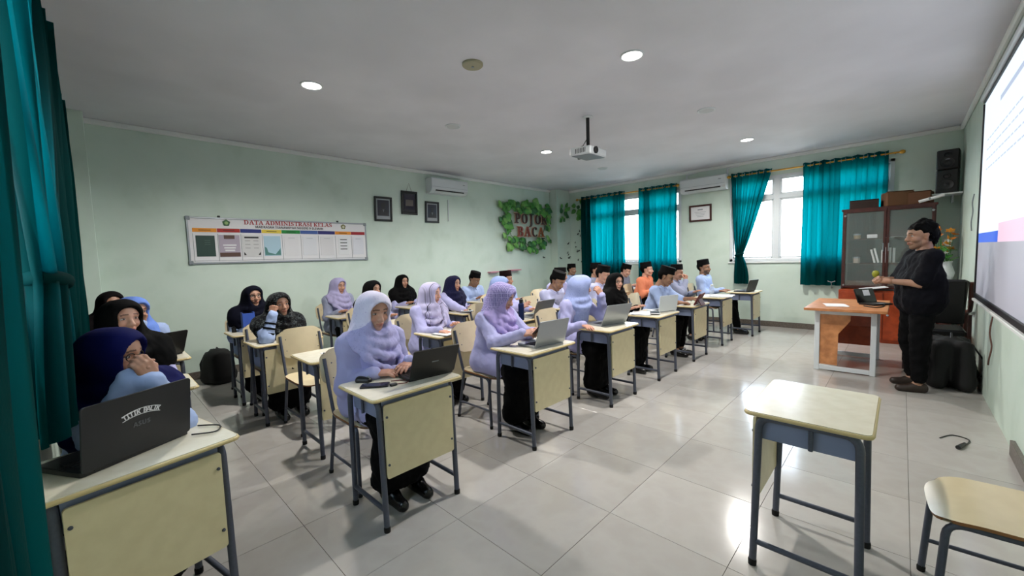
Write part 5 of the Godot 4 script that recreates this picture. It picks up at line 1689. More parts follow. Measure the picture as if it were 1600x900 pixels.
	# dark armchair and leaning panel behind the presenter
	var ac := thing("armchair", "dark bentwood armchair behind the presenter by the wall", "chair", Vector3(0.30, 0, -6.75), PI * 0.5)
	part(MB.new().box(Vector3(0, 0.45, 0), Vector3(0.46, 0.07, 0.46), 0.03), "seat", M.black_plastic, ac)
	part(MB.new().box(Vector3(-0.22, 0.8, 0), Vector3(0.05, 0.5, 0.42), 0.02, Basis(Vector3(0, 0, 1), 0.15)), "backrest", M.black_plastic, ac)
	for z in [-0.25, 0.25]:
		part(MB.new().tube(rounded_path([Vector3(0.22, 0, z), Vector3(0.2, 0.66, z), Vector3(-0.2, 0.7, z), Vector3(-0.28, 1.02, z)], 0.12, 6), 0.018, 8), "arm_frame", M.wood_dark, ac)
		part(MB.new().tube([Vector3(-0.18, 0.66, z), Vector3(-0.26, 0, z)], 0.016, 8), "leg", M.wood_dark, ac)
	var lp := solo(MB.new().box(Vector3(0, 0.5, 0), Vector3(0.03, 1.0, 0.22), 0.004), "leaning_board", mat(Color(0.14, 0.13, 0.11), 0.6), "narrow dark board leaning on the wall behind the armchair", "board", "", Transform3D(Basis(Vector3(0, 0, 1), -0.05), Vector3(XS - 0.08, 0, -7.15)))
	bag("bulky black bag on the floor against the screen wall", Vector3(0.38, 0, -5.95), PI, 0.34, 0.5, 0.5)
	# empty desk and stool-like chair beside the camera
	make_desk("student_desk", "empty cream desk standing alone in front of the class", Vector3(-0.27, 0, -2.235), PI, "classroom desks")

# ------------------------------------------------------------------ far and near window dressing
func build_curtains() -> void:
	var zf := ZW + 0.10
	curtain_rod(-5.98, -3.44, 2.845, zf, ZW, "brass curtain rod above the far window beside the leaf corner")
	curtain_rod(-2.45, -0.04, 2.855, zf, ZW, "brass curtain rod above the open far window")
	curtain(-5.86, -4.66, 2.90, 0.84, zf, 1.0, 8, "teal eyelet curtain hanging straight next to the leaf corner", "far window curtains")
	curtain(-4.32, -3.46, 2.90, 0.80, zf, 1.0, 6, "teal eyelet curtain hanging straight beside the framed certificate", "far window curtains")
	curtain(-2.42, -1.74, 2.905, 0.80, zf, 1.0, 6, "teal curtain gathered and tied back beside the open far window", "far window curtains", -2.26, 1.36)
	curtain(-1.28, -0.20, 2.905, 0.80, zf, 1.0, 8, "teal eyelet curtain hanging straight behind the bookcase", "far window curtains")
	var zn := ZN - 0.12
	curtain_rod(-5.9, -0.9, 2.845, zn, ZN, "brass curtain rod along the near window wall")
	curtain(-5.75, -3.35, 2.90, 0.80, zn, -1.0, 14, "dark teal curtain on the near wall, the one closest to the notice board wall", "near window curtains", 99.0, 1.3, 0.07)
	curtain(-3.3, -1.29, 2.90, 0.86, zn, -1.0, 11, "teal curtain tied back on the near wall with daylight glowing through", "near window curtains", -2.4, 1.40, 0.05, 0.2)
	curtain(-1.24, -0.62, 2.90, 0.14, zn, -1.0, 5, "long dark teal curtain at the end of the near wall, hanging almost to the floor", "near window curtains", 99.0, 1.3, 0.04)
	air_conditioner(Transform3D(Basis(), Vector3(-2.92, 2.64, ZW)), "white air conditioner between the two far windows")
	var cf := thing("certificate_frame", "small wooden framed certificate under the far air conditioner", "certificate")
	cf.transform = Transform3D(Basis(Vector3(1, 0, 0), 0.04), Vector3(-3.01, 2.23, ZW + 0.01))
	var fm := MB.new()
	for s in [-1, 1]:
		fm.box(Vector3(0, s * 0.15, 0.012), Vector3(0.44, 0.035, 0.024), 0.004)
		fm.box(Vector3(s * 0.2025, 0, 0.012), Vector3(0.035, 0.27, 0.024), 0.004)
	part(fm, "frame", M.wood_dark, cf)
	part(MB.new().box(Vector3(0, 0, 0.006), Vector3(0.38, 0.28, 0.006), 0), "certificate", M.paper, cf)
	var pr := MB.new()
	pr.box(Vector3(0, 0.07, 0.0095), Vector3(0.1, 0.02, 0.001), 0)
	for k in 4: pr.box(Vector3(0, 0.02 - k * 0.03, 0.0095), Vector3(0.22 - k * 0.03, 0.006, 0.001), 0)
	part(pr, "print", M.grey_plastic, cf)
	for x in [-3.28, -2.5]:
		solo(MB.new().tube([Vector3(x, 2.93 if x < -3 else 2.75, ZW + 0.03), Vector3(x, 3.04, ZW + 0.03), Vector3(x + 0.2, 3.06, ZW + 0.03)], 0.018, 8), "pipe_cover", M.white_plastic, "white pipe rising from the far air conditioner %s" % ("beside the straight curtain" if x < -3 else "beside the tied curtain"), "pipe")
	var hk := thing("curtain_hook", "small metal tieback hook below the curtain behind the bookcase", "hook", Vector3(-0.84, 0.86, ZW + 0.2))
	part(MB.new().tube([Vector3(-0.05, 0.02, 0), Vector3(0, 0, 0), Vector3(0.05, 0.02, 0)], 0.008, 6).tube([Vector3(0, 0, 0), Vector3(0, -0.1, 0)], 0.006, 6).tube([Vector3(0, -0.1, 0), Vector3(0, -0.1, -0.2)], 0.006, 6), "hook", M.silver, hk)

# ------------------------------------------------------------------ seating
const ROW := [-0.08, -1.22, -2.42, -3.53, -4.57, -5.63, -6.8, -7.8]
const COL := [0.0, -2.12, -3.22, -4.24, -5.22]

func seat(row: int, hx: float, d: Dictionary, desk_label: String, chair_label: String, desk_x := 99.0) -> Node3D:
	var s: float = d.get("s", 0.95 if d.get("fem", true) else 1.0)
	var lean: float = d.get("lean", 0.22)
	var hd: Vector3 = d.get("head", Vector3.ZERO)
	d.lean = lean
	var off := sin(lean) * 0.455 * s + sin(lean * 0.5 - hd.y * 0.35) * 0.15 * s + 0.02
	var z: float = d.get("z", ROW[row])
	d.at = Vector3(hx - off, 0, z)
	for sd in ["R", "L"]:
		if d.has("hand" + sd):
			var h: Dictionary = d["hand" + sd]
			if h.has("w"): h.at = (h.w as Vector3) - d.at      # given as a point in the room
	var p := person(d)
	if chair_label: make_chair(chair_label, Vector3(d.at.x + 0.0, 0, z), d.get("chair_turn", 0.0), "classroom chairs")
	if desk_label: make_desk("student_desk", desk_label, Vector3(desk_x if desk_x < 90.0 else d.at.x + 0.49, 0, z + d.get("desk_dz", 0.0)), d.get("desk_turn", 0.0), "classroom desks")
	return p

func build_people() -> void:
	build_head()
	build_hand("flat", 0.18, 0.25, 0.15, 6.0, 0.0)
	build_hand("curl", 0.65, 0.8, 0.45, 2.0, 0.02)
	build_hand("fist", 1.25, 1.45, 0.7, 0.0, 0.03)
	var tan := Color(0.43, 0.235, 0.155)
	var fair := Color(0.56, 0.31, 0.225)
	var dark := Color(0.29, 0.155, 0.092)
	var T := TOP
	# row beside the near windows
	seat(0, -2.42, {"label": "woman in a navy hijab with clasped hands at her chin behind a big dark laptop", "lean": 0.42, "head": Vector3(0.95, -0.12, 0), "z": -0.03, "cell": 0.013, "shirt": M.uniform_blue, "veil": M.navy_veil, "wide": 1.0, "skin": tan, "glasses": true, "fall": 0.24, "badge": Vector3(0.16, 0, 0.0), "desk_turn": 0.21, "desk_dz": -0.02,
		"handR": {"w": Vector3(-2.285, 0.985, -0.07), "dir": Vector3(0.15, 0.75, -0.6), "up": Vector3(0.6, 0.2, 0.8), "pose": "fist", "pole": Vector3(0.3, -1, 0.25)},
		"handL": {"w": Vector3(-2.26, 0.97, -0.14), "dir": Vector3(0.05, 0.9, 0.3), "up": Vector3(0.9, 0.1, -0.4), "pose": "curl", "pole": Vector3(0.4, -1, -0.3)}},
		"cream desk under the big dark laptop, its front panel toward the screen", "cream chair of the navy veiled woman at the big dark laptop", COL[1])
	seat(0, -3.50, {"label": "woman in a black hijab watching the talk, sitting behind the navy veiled woman", "lean": 0.12, "head": Vector3(0.45, 0.02, 0), "z": -0.1, "cell": 0.015, "shirt": M.uniform, "veil": M.black_veil, "wide": 1.0, "skin": fair, "fall": 0.3, "s": 0.98}, "cream desk behind the navy veiled woman, partly hidden by her laptop", "cream chair of the black veiled woman by the near curtains", COL[2])
	seat(0, -4.50, {"label": "woman in a sky blue hijab resting her cheek on her hand", "lean": 0.25, "head": Vector3(0.55, -0.12, 0), "z": -0.2, "cell": 0.016, "shirt": M.uniform_blue, "veil": M.sky_veil, "skin": tan, "fall": 0.12,
		"handR": {"w": Vector3(-4.40, 1.0, -0.235), "dir": Vector3(0.0, 1.0, -0.15), "up": Vector3(1, 0, 0.3), "pose": "fist", "pole": Vector3(0.4, -1, 0.2)}}, "cream desk carrying the slim black laptop and loose papers", "cream chair of the sky blue veiled woman", COL[3])
	seat(0, -5.62, {"label": "person in a dark brown hijab sitting by the notice board wall near the curtains", "lean": 0.1, "head": Vector3(0.3, 0, 0), "z": -0.1, "cell": 0.02, "shirt": M.uniform, "veil": M.brown_veil, "wide": 1.0, "skin": tan}, "cream desk in the corner by the near curtains", "cream chair in the corner by the near curtains", COL[4])
	# second row
	seat(1, -2.41, {"label": "woman in a pale lilac hijab with folded hands behind a black laptop", "lean": 0.2, "head": Vector3(-0.02, -0.2, 0), "cell": 0.0115, "shirt": M.uniform, "veil": M.lilac_veil, "drape": M.lilac_drape, "skin": fair, "fall": 0.25, "s": 0.99, "girth": 1.04, "watch": true,
		"handR": {"w": Vector3(-2.27, 0.77, -1.13), "dir": Vector3(0.6, 0.0, -0.8), "up": Vector3(0.1, 1, 0.15), "pose": "flat", "pole": Vector3(-0.5, -1, 0.35)},
		"handL": {"w": Vector3(-2.245, 0.795, -1.36), "dir": Vector3(0.5, -0.08, 0.85), "up": Vector3(0, 1, -0.2), "pose": "flat", "pole": Vector3(-0.5, -1, -0.35)}},
		"cream desk with a black laptop, a phone and a mouse", "cream chair of the pale lilac veiled woman", COL[1])
	make_desk("student_desk", "cream desk with nobody at it, holding one sheet and a pen", Vector3(COL[2], 0, -1.31), 0.0, "classroom desks")
	make_chair("empty cream chair at the desk holding one sheet and a pen", Vector3(-3.76, 0, -1.30), 0.0, "classroom chairs")
	seat(1, -4.30, {"label": "woman in a black floral hijab leaning her cheek on her fist", "lean": 0.5, "head": Vector3(0.15, 0.02, 0.08), "cell": 0.014, "shirt": M.uniform_blue, "veil": M.floral_veil, "wide": 1.0, "skin": tan, "fall": 0.2, "stripes": M.black_cloth,
		"handR": {"w": Vector3(-4.17, 0.985, -1.12), "dir": Vector3(-0.25, 0.9, -0.2), "up": Vector3(0.7, 0.2, 0.7), "pose": "fist", "pole": Vector3(0.3, -1, 0.3)}}, "cream desk under the floral veiled woman's elbow", "cream chair of the floral veiled woman", COL[3])
	seat(1, -5.22, {"label": "woman in a dark navy hijab and glasses behind a standing blue folder", "lean": 0.28, "head": Vector3(0.12, 0.05, 0), "cell": 0.016, "shirt": M.uniform_blue, "veil": M.deep_navy_veil, "wide": 1.0, "skin": tan, "glasses": true, "fall": 0.26}, "cream desk with a standing blue folder by the notice board wall", "cream chair of the woman with the blue folder", COL[4] + 0.17)
	# third row
	seat(2, -2.47, {"label": "woman in a lilac hijab with printed squares using her phone over a silver laptop", "lean": 0.27, "head": Vector3(0.42, -0.38, 0), "cell": 0.0115, "shirt": M.uniform, "veil": M.print_veil, "drape": M.print_drape, "skin": fair, "fall": 0.24, "s": 0.97, "watch": true,
		"handR": {"w": Vector3(-2.16, 0.83, -2.33), "dir": Vector3(0.9, 0.25, -0.3), "up": Vector3(-0.25, 0.7, 0.65), "pose": "curl", "pole": Vector3(-0.3, -0.8, 0.7)},
		"handL": {"w": Vector3(-2.15, 0.83, -2.45), "dir": Vector3(0.9, 0.25, 0.2), "up": Vector3(-0.3, 0.5, -0.75), "pose": "curl", "pole": Vector3(-0.3, -0.8, -0.7)}},
		"cream desk with a silver laptop next to the empty aisle, second in the front line", "cream chair of the woman using her phone", COL[1])
	seat(2, -3.52, {"label": "woman in a lilac hijab with black stripes looking toward the presenter", "lean": 0.2, "head": Vector3(0.5, -0.08, 0), "cell": 0.0135, "shirt": M.uniform, "veil": M.stripe_veil, "skin": fair, "fall": 0.26, "s": 0.93,
		"handR": {"w": Vector3(-3.18, 0.76, -2.26), "dir": Vector3(0.9, -0.05, -0.25), "pose": "flat"}}, "cream desk with a notebook under the stripe veiled woman's hand", "cream chair of the stripe veiled woman", COL[2])
	seat(2, -4.78, {"label": "woman in a plain black hijab mostly hidden behind the pale lilac veiled woman", "lean": 0.12, "head": Vector3(0.3, 0, 0), "cell": 0.018, "shirt": M.uniform, "veil": M.black_veil, "wide": 1.0, "skin": tan, "fall": 0.25, "s": 0.92}, "cream desk of the hidden black veiled woman", "cream chair of the hidden black veiled woman", COL[3])
	seat(2, -5.80, {"label": "woman in a grey lilac hijab sitting against the mint wall", "lean": 0.12, "head": Vector3(0.25, -0.05, 0), "cell": 0.018, "shirt": M.uniform_grey, "veil": M.grey_veil, "skin": tan, "fall": 0.22}, "cream desk of the grey lilac veiled woman by the wall", "cream chair of the grey lilac veiled woman")
	# fourth row
	seat(3, -2.42, {"label": "woman in a blue print hijab shading her face with one hand behind a silver laptop", "lean": 0.3, "head": Vector3(0.8, -0.12, 0), "cell": 0.013, "shirt": M.uniform, "veil": M.blue_print_veil, "swags": 2, "skin": fair, "fall": 0.24, "s": 0.98,
		"handR": {"w": Vector3(-2.22, 0.765, -3.27), "dir": Vector3(0.9, -0.1, 0.3), "pose": "flat", "pole": Vector3(-0.4, -1, 0.4)},
		"handL": {"w": Vector3(-2.235, 1.01, -3.64), "dir": Vector3(-0.3, 0.85, 0.25), "up": Vector3(0.75, 0.1, 0.3), "pose": "curl", "pole": Vector3(0.4, -1, -0.2)}}, "cream desk under the silver laptop of the woman shading her face", "cream chair of the woman shading her face", COL[1])
	seat(3, -3.63, {"label": "woman in a pale blue hijab gesturing over a laptop beside a blue bottle", "lean": 0.18, "head": Vector3(0.6, -0.2, 0), "cell": 0.016, "shirt": M.uniform, "veil": M.pale_blue_veil, "skin": fair, "s": 0.93,
		"handR": {"w": Vector3(-3.17, 0.84, -3.48), "dir": Vector3(0.8, 0.5, 0.0), "pose": "flat", "up": Vector3(-0.4, 0.5, 0.8)}, "handL": {"w": Vector3(-3.2, 0.81, -3.62), "dir": Vector3(0.9, 0.2, 0.0), "pose": "flat"}}, "cream desk with a blue bottle and a grey laptop", "cream chair of the woman beside the blue bottle", COL[2])
	seat(3, -4.57, {"label": "woman in a navy print hijab with her hands on the desk", "lean": 0.2, "head": Vector3(0.25, 0.0, 0), "cell": 0.017, "shirt": M.uniform, "veil": M.navy_print_veil, "skin": tan, "fall": 0.2, "s": 0.93,
		"handR": {"w": Vector3(-4.14, 0.765, -3.37), "dir": Vector3(0.9, -0.05, -0.2)}}, "cream desk with a coiled white cable", "cream chair of the navy print veiled woman", COL[3])
	seat(3, -5.93, {"label": "woman in a black hijab with a small silver brooch by the wall", "lean": 0.08, "head": Vector3(0.1, 0, 0), "cell": 0.018, "shirt": M.uniform, "veil": M.black_veil, "wide": 1.0, "skin": tan, "fall": 0.3, "brooch": true, "s": 0.93}, "cream desk of the woman with a brooch by the wall", "cream chair of the woman with a brooch")
	# fifth row
	seat(4, -2.60, {"label": "woman in a black hijab and glasses turned from a white laptop", "lean": 0.18, "head": Vector3(-0.35, 0.02, 0), "cell": 0.015, "shirt": M.black_cloth, "veil": M.black_veil, "wide": 1.0, "skin": fair, "glasses": true, "fall": 0.32, "s": 0.92}, "cream desk with spread white papers and a white laptop", "cream chair of the black veiled woman with glasses", COL[1])
	seat(4, -3.53, {"label": "man in a white shirt and black cap bending over his notes", "fem": false, "lean": 0.4, "head": Vector3(0.1, -0.45, 0), "cell": 0.017, "shirt": M.uniform_pale, "skin": dark, "s": 0.97, "bare": 0.25,
		"handR": {"w": Vector3(-3.22, 0.765, -4.45), "dir": Vector3(0.9, -0.05, -0.4), "pose": "curl"}}, "cream desk of the man bending over his notes", "cream chair of the man bending over his notes", COL[2])
	seat(4, -4.55, {"label": "man in a maroon-black cap half hidden behind the pale blue veiled woman", "fem": false, "lean": 0.2, "head": Vector3(0.6, -0.05, 0), "cell": 0.02, "shirt": M.uniform_blue, "skin": tan, "peci_mat": M.velvet_maroon, "s": 0.93}, "cream desk with a black mug", "cream chair of the man in a maroon-black cap", COL[3])
	seat(4, -5.32, {"label": "man in a tall black cap looking down beside the mint wall", "fem": false, "lean": 0.28, "head": Vector3(0.15, -0.4, 0), "cell": 0.02, "shirt": M.uniform_blue, "skin": dark, "s": 0.93}, "cream desk of the man in a tall black cap", "cream chair of the man in a tall black cap")
	# sixth row
	seat(5, -2.41, {"label": "man in a blue shirt, cap and glasses looking at a red-covered tablet", "fem": false, "lean": 0.32, "head": Vector3(0.25, -0.4, 0), "cell": 0.016, "shirt": M.uniform_blue, "skin": dark, "glasses": true, "bare": 0.3, "s": 0.97,
		"handR": {"w": Vector3(-2.12, 0.77, -5.42), "dir": Vector3(0.9, 0.0, -0.3), "pose": "curl"}, "handL": {"w": Vector3(-2.05, 0.8, -5.68), "dir": Vector3(0.9, 0.1, 0.1), "pose": "curl"}}, "cream desk with a tablet standing in a red cover", "cream chair of the man with the red tablet", COL[1])
	seat(5, -3.43, {"label": "man in a black cap hidden behind the black veiled woman with glasses", "fem": false, "lean": 0.3, "head": Vector3(0.1, -0.3, 0), "cell": 0.022, "shirt": M.uniform_pale, "skin": fair}, "cream desk of the hidden man in a black cap", "cream chair of the hidden man in a black cap", COL[2])
	seat(5, -4.27, {"label": "man with a black cap behind the man bending over his notes", "fem": false, "lean": 0.4, "head": Vector3(0.4, -0.1, 0), "cell": 0.022, "shirt": M.uniform, "skin": tan, "peci_h": 0.08}, "cream desk behind the man bending over his notes", "cream chair behind the man bending over his notes", -4.12)
	# seventh row
	seat(6, -2.72, {"label": "man in a black cap holding his hand over his mouth", "fem": false, "lean": 0.15, "head": Vector3(0.1, -0.1, 0), "cell": 0.02, "shirt": M.uniform_grey, "skin": tan, "s": 0.93,
		"handR": {"w": Vector3(-2.56, 0.97, -6.77), "dir": Vector3(0.1, 0.95, -0.2), "up": Vector3(1, 0, 0.2), "pose": "fist", "pole": Vector3(0.4, -1, 0.3)}}, "cream desk with white papers and a clear water bottle", "cream chair of the man covering his mouth", COL[1])
	seat(6, -3.49, {"label": "man in an orange shirt and dark cap looking at the presenter", "fem": false, "z": -7.3, "lean": 0.18, "head": Vector3(0.3, 0.02, 0), "cell": 0.018, "shirt": M.orange_cloth, "skin": fair, "s": 0.98, "girth": 1.1}, "cream desk of the man in an orange shirt", "cream chair of the man in an orange shirt")
	seat(6, -4.29, {"label": "man in a black cap in front of the straight far curtain", "fem": false, "lean": 0.2, "head": Vector3(0.2, -0.1, 0), "cell": 0.022, "shirt": M.uniform_grey, "skin": tan}, "cream desk in front of the straight far curtain", "cream chair in front of the straight far curtain")
	# last row by the far windows
	seat(7, -2.62, {"label": "bearded man in a light blue shirt and black cap leaning back", "fem": false, "lean": -0.12, "head": Vector3(-0.15, 0.0, 0.12), "cell": 0.018, "shirt": M.uniform_blue, "skin": dark, "beard": true, "legsR": [Vector3(0.42, 0.52, 0.1), Vector3(0.56, 0.1, 0.12)], "legsL": [Vector3(0.42, 0.52, -0.08), Vector3(0.5, 0.1, -0.05)],
		"handR": {"w": Vector3(-2.33, 0.74, -7.68), "dir": Vector3(0.9, 0.0, 0.0)}, "handL": {"w": Vector3(-2.33, 0.74, -7.9), "dir": Vector3(0.9, 0, 0)}}, "cream desk with an open dark laptop below the tied curtain", "cream chair of the bearded man", -1.95)
	seat(7, -4.20, {"label": "man in a grey checked shirt and black cap bending over white papers", "fem": false, "lean": 0.3, "head": Vector3(0.25, -0.4, 0), "cell": 0.02, "shirt": M.check_cloth, "skin": fair, "s": 0.95}, "cream desk with white papers before the window gap", "cream chair of the man in a checked shirt")
	seat(7, -5.58, {"label": "man in a black cap and blue shirt in the corner below the butterflies", "fem": false, "lean": 0.12, "head": Vector3(0.2, -0.1, 0), "cell": 0.022, "shirt": M.uniform_blue, "skin": dark, "s": 0.95}, "cream desk in the corner below the butterflies", "cream chair in the corner below the butterflies")
	# presenter
	person({"at": Vector3(0.13, 0, -5.64), "turn": PI + 0.35, "label": "standing presenter in a black T-shirt and dark trousers with hands clasped", "fem": false, "stand": true, "lean": -0.04, "s": 1.0, "girth": 1.36, "head": Vector3(0.05, -0.02, 0), "cell": 0.014, "shirt": M.tee, "lower": M.black_cloth, "skin": Color(0.33, 0.18, 0.11), "peci": false, "mop": true, "bare": -0.12, "shoe": M.shoe_brown, "beard": true, "beard_k": 0.35,
		"handR": {"at": Vector3(0.30, 1.10, 0.05), "dir": Vector3(0.5, 0.1, -0.8), "up": Vector3(0.6, 0.7, 0.2), "pose": "curl", "pole": Vector3(-0.3, -1, 0.6)},
		"handL": {"at": Vector3(0.28, 1.09, -0.08), "dir": Vector3(0.6, 0.15, 0.75), "up": Vector3(0.6, 0.7, -0.2), "pose": "curl", "pole": Vector3(-0.3, -1, -0.6)}})
	var toy := thing("flower_bud", "small yellow-green flower held in the presenter's hands", "flower", Vector3(-0.19, 1.14, -5.55))
	part(MB.new().lathe([Vector2(0, -0.03), Vector2(0.022, -0.01), Vector2(0.03, 0.02), Vector2(0.02, 0.045), Vector2(0, 0.05)], 12, Transform3D.IDENTITY, true), "bud", mat(Color(0.55, 0.55, 0.10), 0.6), toy)
	part(MB.new().tube([Vector3(0, -0.02, 0), Vector3(0.01, -0.09, 0)], 0.006, 6), "stalk", M.leaves[1], toy)
	# lone chair by the camera
	make_chair("lone cream chair facing the class beside the empty front desk", Vector3(0.30, 0, -2.27), PI + 0.06, "classroom chairs")

func build_desk_things() -> void:
	var T := TOP
	# big dark laptop
	var lt := laptop("big dark grey laptop with a white arched sticker on its lid", Vector3(-2.07, T, -0.075), 0.52, 0.12, 0.36, M.dark_plastic, M.black_plastic)
	var lid: Node3D = lt.get_node("lid")
	var lb := Basis(Vector3(0, 0, 1), -0.12)
	var face := lb * Basis(Vector3(0, 0, -1), Vector3(0, 1, 0), Vector3(1, 0, 0))
	for k in 11:
		var a := (k - 5) * 0.085
		text("TITIK BALIK"[k], 0.017, M.paper, lid, Transform3D(face * Basis(Vector3(0, 0, 1), -a), lb * Vector3(0.0045, 0.155 - 0.1 + 0.1 * cos(a) + 0.004, -0.135 * sin(a) * -1.0 * -1.0 + 0.0) + Vector3(0.004, 0.014, 0)), "sticker_letter", 800, false, 0.001)
	for r in [0.0, 0.022]:
		var arc := []
		for k in 13:
			var a := (k - 6) * 0.08
			arc.append(lb * Vector3(0.0045, 0.048 + (0.1 + r) * cos(a), -(0.135 + r * 0.3) * sin(a)) + Vector3(0.004, 0.014, 0))
		part(MB.new().tube(arc, 0.0012, 6), "sticker_outline", M.paper, lid)
	text("ASUS", 0.017, mat(Color(0.34, 0.35, 0.37), 0.4), lid, Transform3D(face, lb * Vector3(0.0045, 0.112, 0.0) + Vector3(0.004, 0.014, 0)), "logo", 700, false, 0.001)
	solo(MB.new().tube(smooth([Vector3(-2.12, T + 0.006, -0.235), Vector3(-2.08, T + 0.006, -0.31), Vector3(-2.15, T + 0.006, -0.335), Vector3(-2.22, T + 0.006, -0.27)]), 0.003, 6), "charging_cable", M.black_plastic, "thin black cable looping out beside the big dark laptop", "cable")
	laptop("slim black laptop on the desk of the sky blue veiled woman", Vector3(-4.2, T, -0.33), 0.45, 0.38, 0.31, M.black_plastic, M.dark_plastic)
	papers("crumpled white sheets in front of the sky blue veiled woman", Vector3(-4.3, T, -0.08), 0.4, 3, 0.2, 0.22)
	# pale lilac woman's desk
	laptop("black laptop with a faint lid logo before the pale lilac veiled woman", Vector3(-2.02, T, -1.37), -0.1, 0.42, 0.30, M.black_plastic, M.dark_plastic, "bar")
	phone("dark phone lying on the desk corner beside a mouse", Vector3(-2.13, T, -1.06), 0.9, M.dark_plastic)
	var ms := thing("computer_mouse", "black computer mouse beside the lilac veiled woman's hand", "mouse", Vector3(-2.26, T, -1.06), 0.6)
	var mf := Field.new()
	mf.k = 0.03
	mf.cap(Vector3(-0.03, 0.008, 0), Vector3(0.025, 0.006, 0), 0.026, 0.022)
	var mm := mf.mesh(0.006)
	for i in mm.v.size(): mm.v[i].y = maxf(mm.v[i].y, 0.0)
	part(mm, "shell", M.black_plastic, ms)
	part(MB.new().lathe([Vector2(0, -0.004), Vector2(0.008, -0.004), Vector2(0.008, 0.004), Vector2(0, 0.004)], 10, Transform3D(Basis(Vector3(1, 0, 0), PI / 2), Vector3(0.022, 0.026, 0))), "scroll_wheel", M.grey_plastic, ms)
	var dg := thing("cable_adapter", "small black adapter with a red cord beside the phone", "adapter", Vector3(-2.05, T, -1.13))
	part(MB.new().box(Vector3(0, 0.008, 0), Vector3(0.022, 0.015, 0.04), 0.003), "plug", M.black_plastic, dg)
	part(MB.new().tube(smooth([Vector3(0, 0.006, -0.02), Vector3(0.02, 0.006, -0.07), Vector3(-0.02, 0.006, -0.1), Vector3(-0.08, 0.006, -0.03)]), 0.003, 6), "cord", mat(Color(0.35, 0.12, 0.1), 0.5), dg)
	# unoccupied desk
	solo(MB.new().box(Vector3(-3.17, T + 0.0015, -1.33), Vector3(0.21, 0.003, 0.28), 0.0005), "paper_sheet", M.paper, "single white sheet on the desk with nobody at it", "paper")
	var pn := thing("pen", "black pen lying on the single sheet", "pen", Vector3(-3.18, T + 0.008, -1.25), 0.9)
	part(MB.new().tube([Vector3(-0.07, 0, 0), Vector3(0.06, 0, 0)], 0.005, 8), "barrel", M.black_plastic, pn)
	part(MB.new().tube([Vector3(0.06, 0, 0), Vector3(0.075, 0, 0)], [0.005, 0.001], 8), "tip", M.silver, pn)
	var fb := thing("blue_folder", "translucent blue plastic folder standing on a desk by the wall", "folder", Vector3(-5.06, T, -1.12), 0.1)
	part(MB.new().box(Vector3(0, 0.105, -0.055), Vector3(0.05, 0.21, 0.008), 0.002).box(Vector3(0, 0.105, 0.055), Vector3(0.05, 0.21, 0.008), 0.002).box(Vector3(0.028, 0.1, 0), Vector3(0.006, 0.2, 0.118), 0.002), "folder_shell", mat(Color(0.20, 0.33, 0.66), 0.35), fb)
	part(MB.new().box(Vector3(-0.002, 0.095, 0), Vector3(0.045, 0.18, 0.095), 0.001), "sheets", mat(Color(0.45, 0.55, 0.8), 0.7), fb)
	solo(MB.new().lathe([Vector2(0, 0), Vector2(0.022, 0), Vector2(0.022, 0.05), Vector2(0.012, 0.055), Vector2(0.012, 0.065), Vector2(0, 0.065)], 12), "small_flask", M.black_plastic, "tiny black flask beside the standing blue folder", "flask", "", Transform3D(Basis(), Vector3(-5.13, T, -1.0)))
	bag("black backpack slumped on the floor by the notice board wall", Vector3(-6.12, 0, -1.0), 0.5, 0.3, 0.4, 0.3)
	# woman with phone
	laptop("silver laptop before the woman using her phone", Vector3(-1.985, T, -2.46), -0.12, 0.3, 0.32, M.silver, M.silver)
	phone("dark red phone held over the silver laptop", Vector3(-2.02, 0.875, -2.385), 0.0, mat(Color(0.16, 0.05, 0.07), 0.3), Basis(Vector3(0, 0, 1), 0.75) * Basis(Vector3(1, 0, 0), 0.1))
	var nb := thing("notebook", "open notebook under the stripe veiled woman's hand", "notebook", Vector3(-3.1, T, -2.33), 0.1)
	part(MB.new().box(Vector3(0, 0.006, 0), Vector3(0.2, 0.012, 0.28), 0.002), "pages", M.paper, nb)
	part(MB.new().box(Vector3(0, 0.0015, 0), Vector3(0.21, 0.003, 0.29), 0.001), "cover", M.deep_navy_veil, nb)
	laptop("silver laptop seen from behind, before the woman shading her face", Vector3(-2.06, T, -3.57), -0.25, 0.42, 0.34, M.silver, M.silver)
	laptop("grey laptop standing open beside the blue bottle", Vector3(-3.02, T, -3.60), 0.0, 0.4, 0.32, M.silver, M.silver)
	bottle("blue metal bottle with a black cap", Vector3(-3.07, T, -3.31), 0.033, 0.235, mat(Color(0.06, 0.13, 0.30), 0.3, 0.4), M.black_plastic)
	var cc := thing("coiled_cable", "coiled white and black cable before the navy print veiled woman", "cable", Vector3(-4.08, T, -3.36))
	for k in 3:
		var ring := []
		for e in 17:
			var a := TAU * e / 16.0
			ring.append(Vector3((0.055 + 0.012 * k) * cos(a), 0.008 + k * 0.012, (0.06 + 0.008 * k) * sin(a)))
		part(MB.new().tube(ring, 0.006, 6), "loop", M.white_plastic if k != 1 else M.black_plastic, cc)
	var mg := thing("mug", "black mug on the desk of the man in a maroon-black cap", "mug", Vector3(-4.1, T, -4.46))
	part(MB.new().lathe([Vector2(0, 0), Vector2(0.036, 0), Vector2(0.04, 0.09), Vector2(0.036, 0.09), Vector2(0.033, 0.01), Vector2(0, 0.01)], 18), "cup", M.black_plastic, mg)
	part(MB.new().tube([Vector3(0.038, 0.075, 0), Vector3(0.065, 0.065, 0), Vector3(0.065, 0.035, 0), Vector3(0.037, 0.02, 0)], 0.006, 8), "handle", M.black_plastic, mg)
	laptop("white laptop on the desk with spread papers", Vector3(-2.0, T, -4.72), -0.35, 0.15, 0.29, M.white_plastic, M.white_plastic)
	papers("white papers spread before the black veiled woman with glasses", Vector3(-2.18, T, -4.44), 0.3, 4)
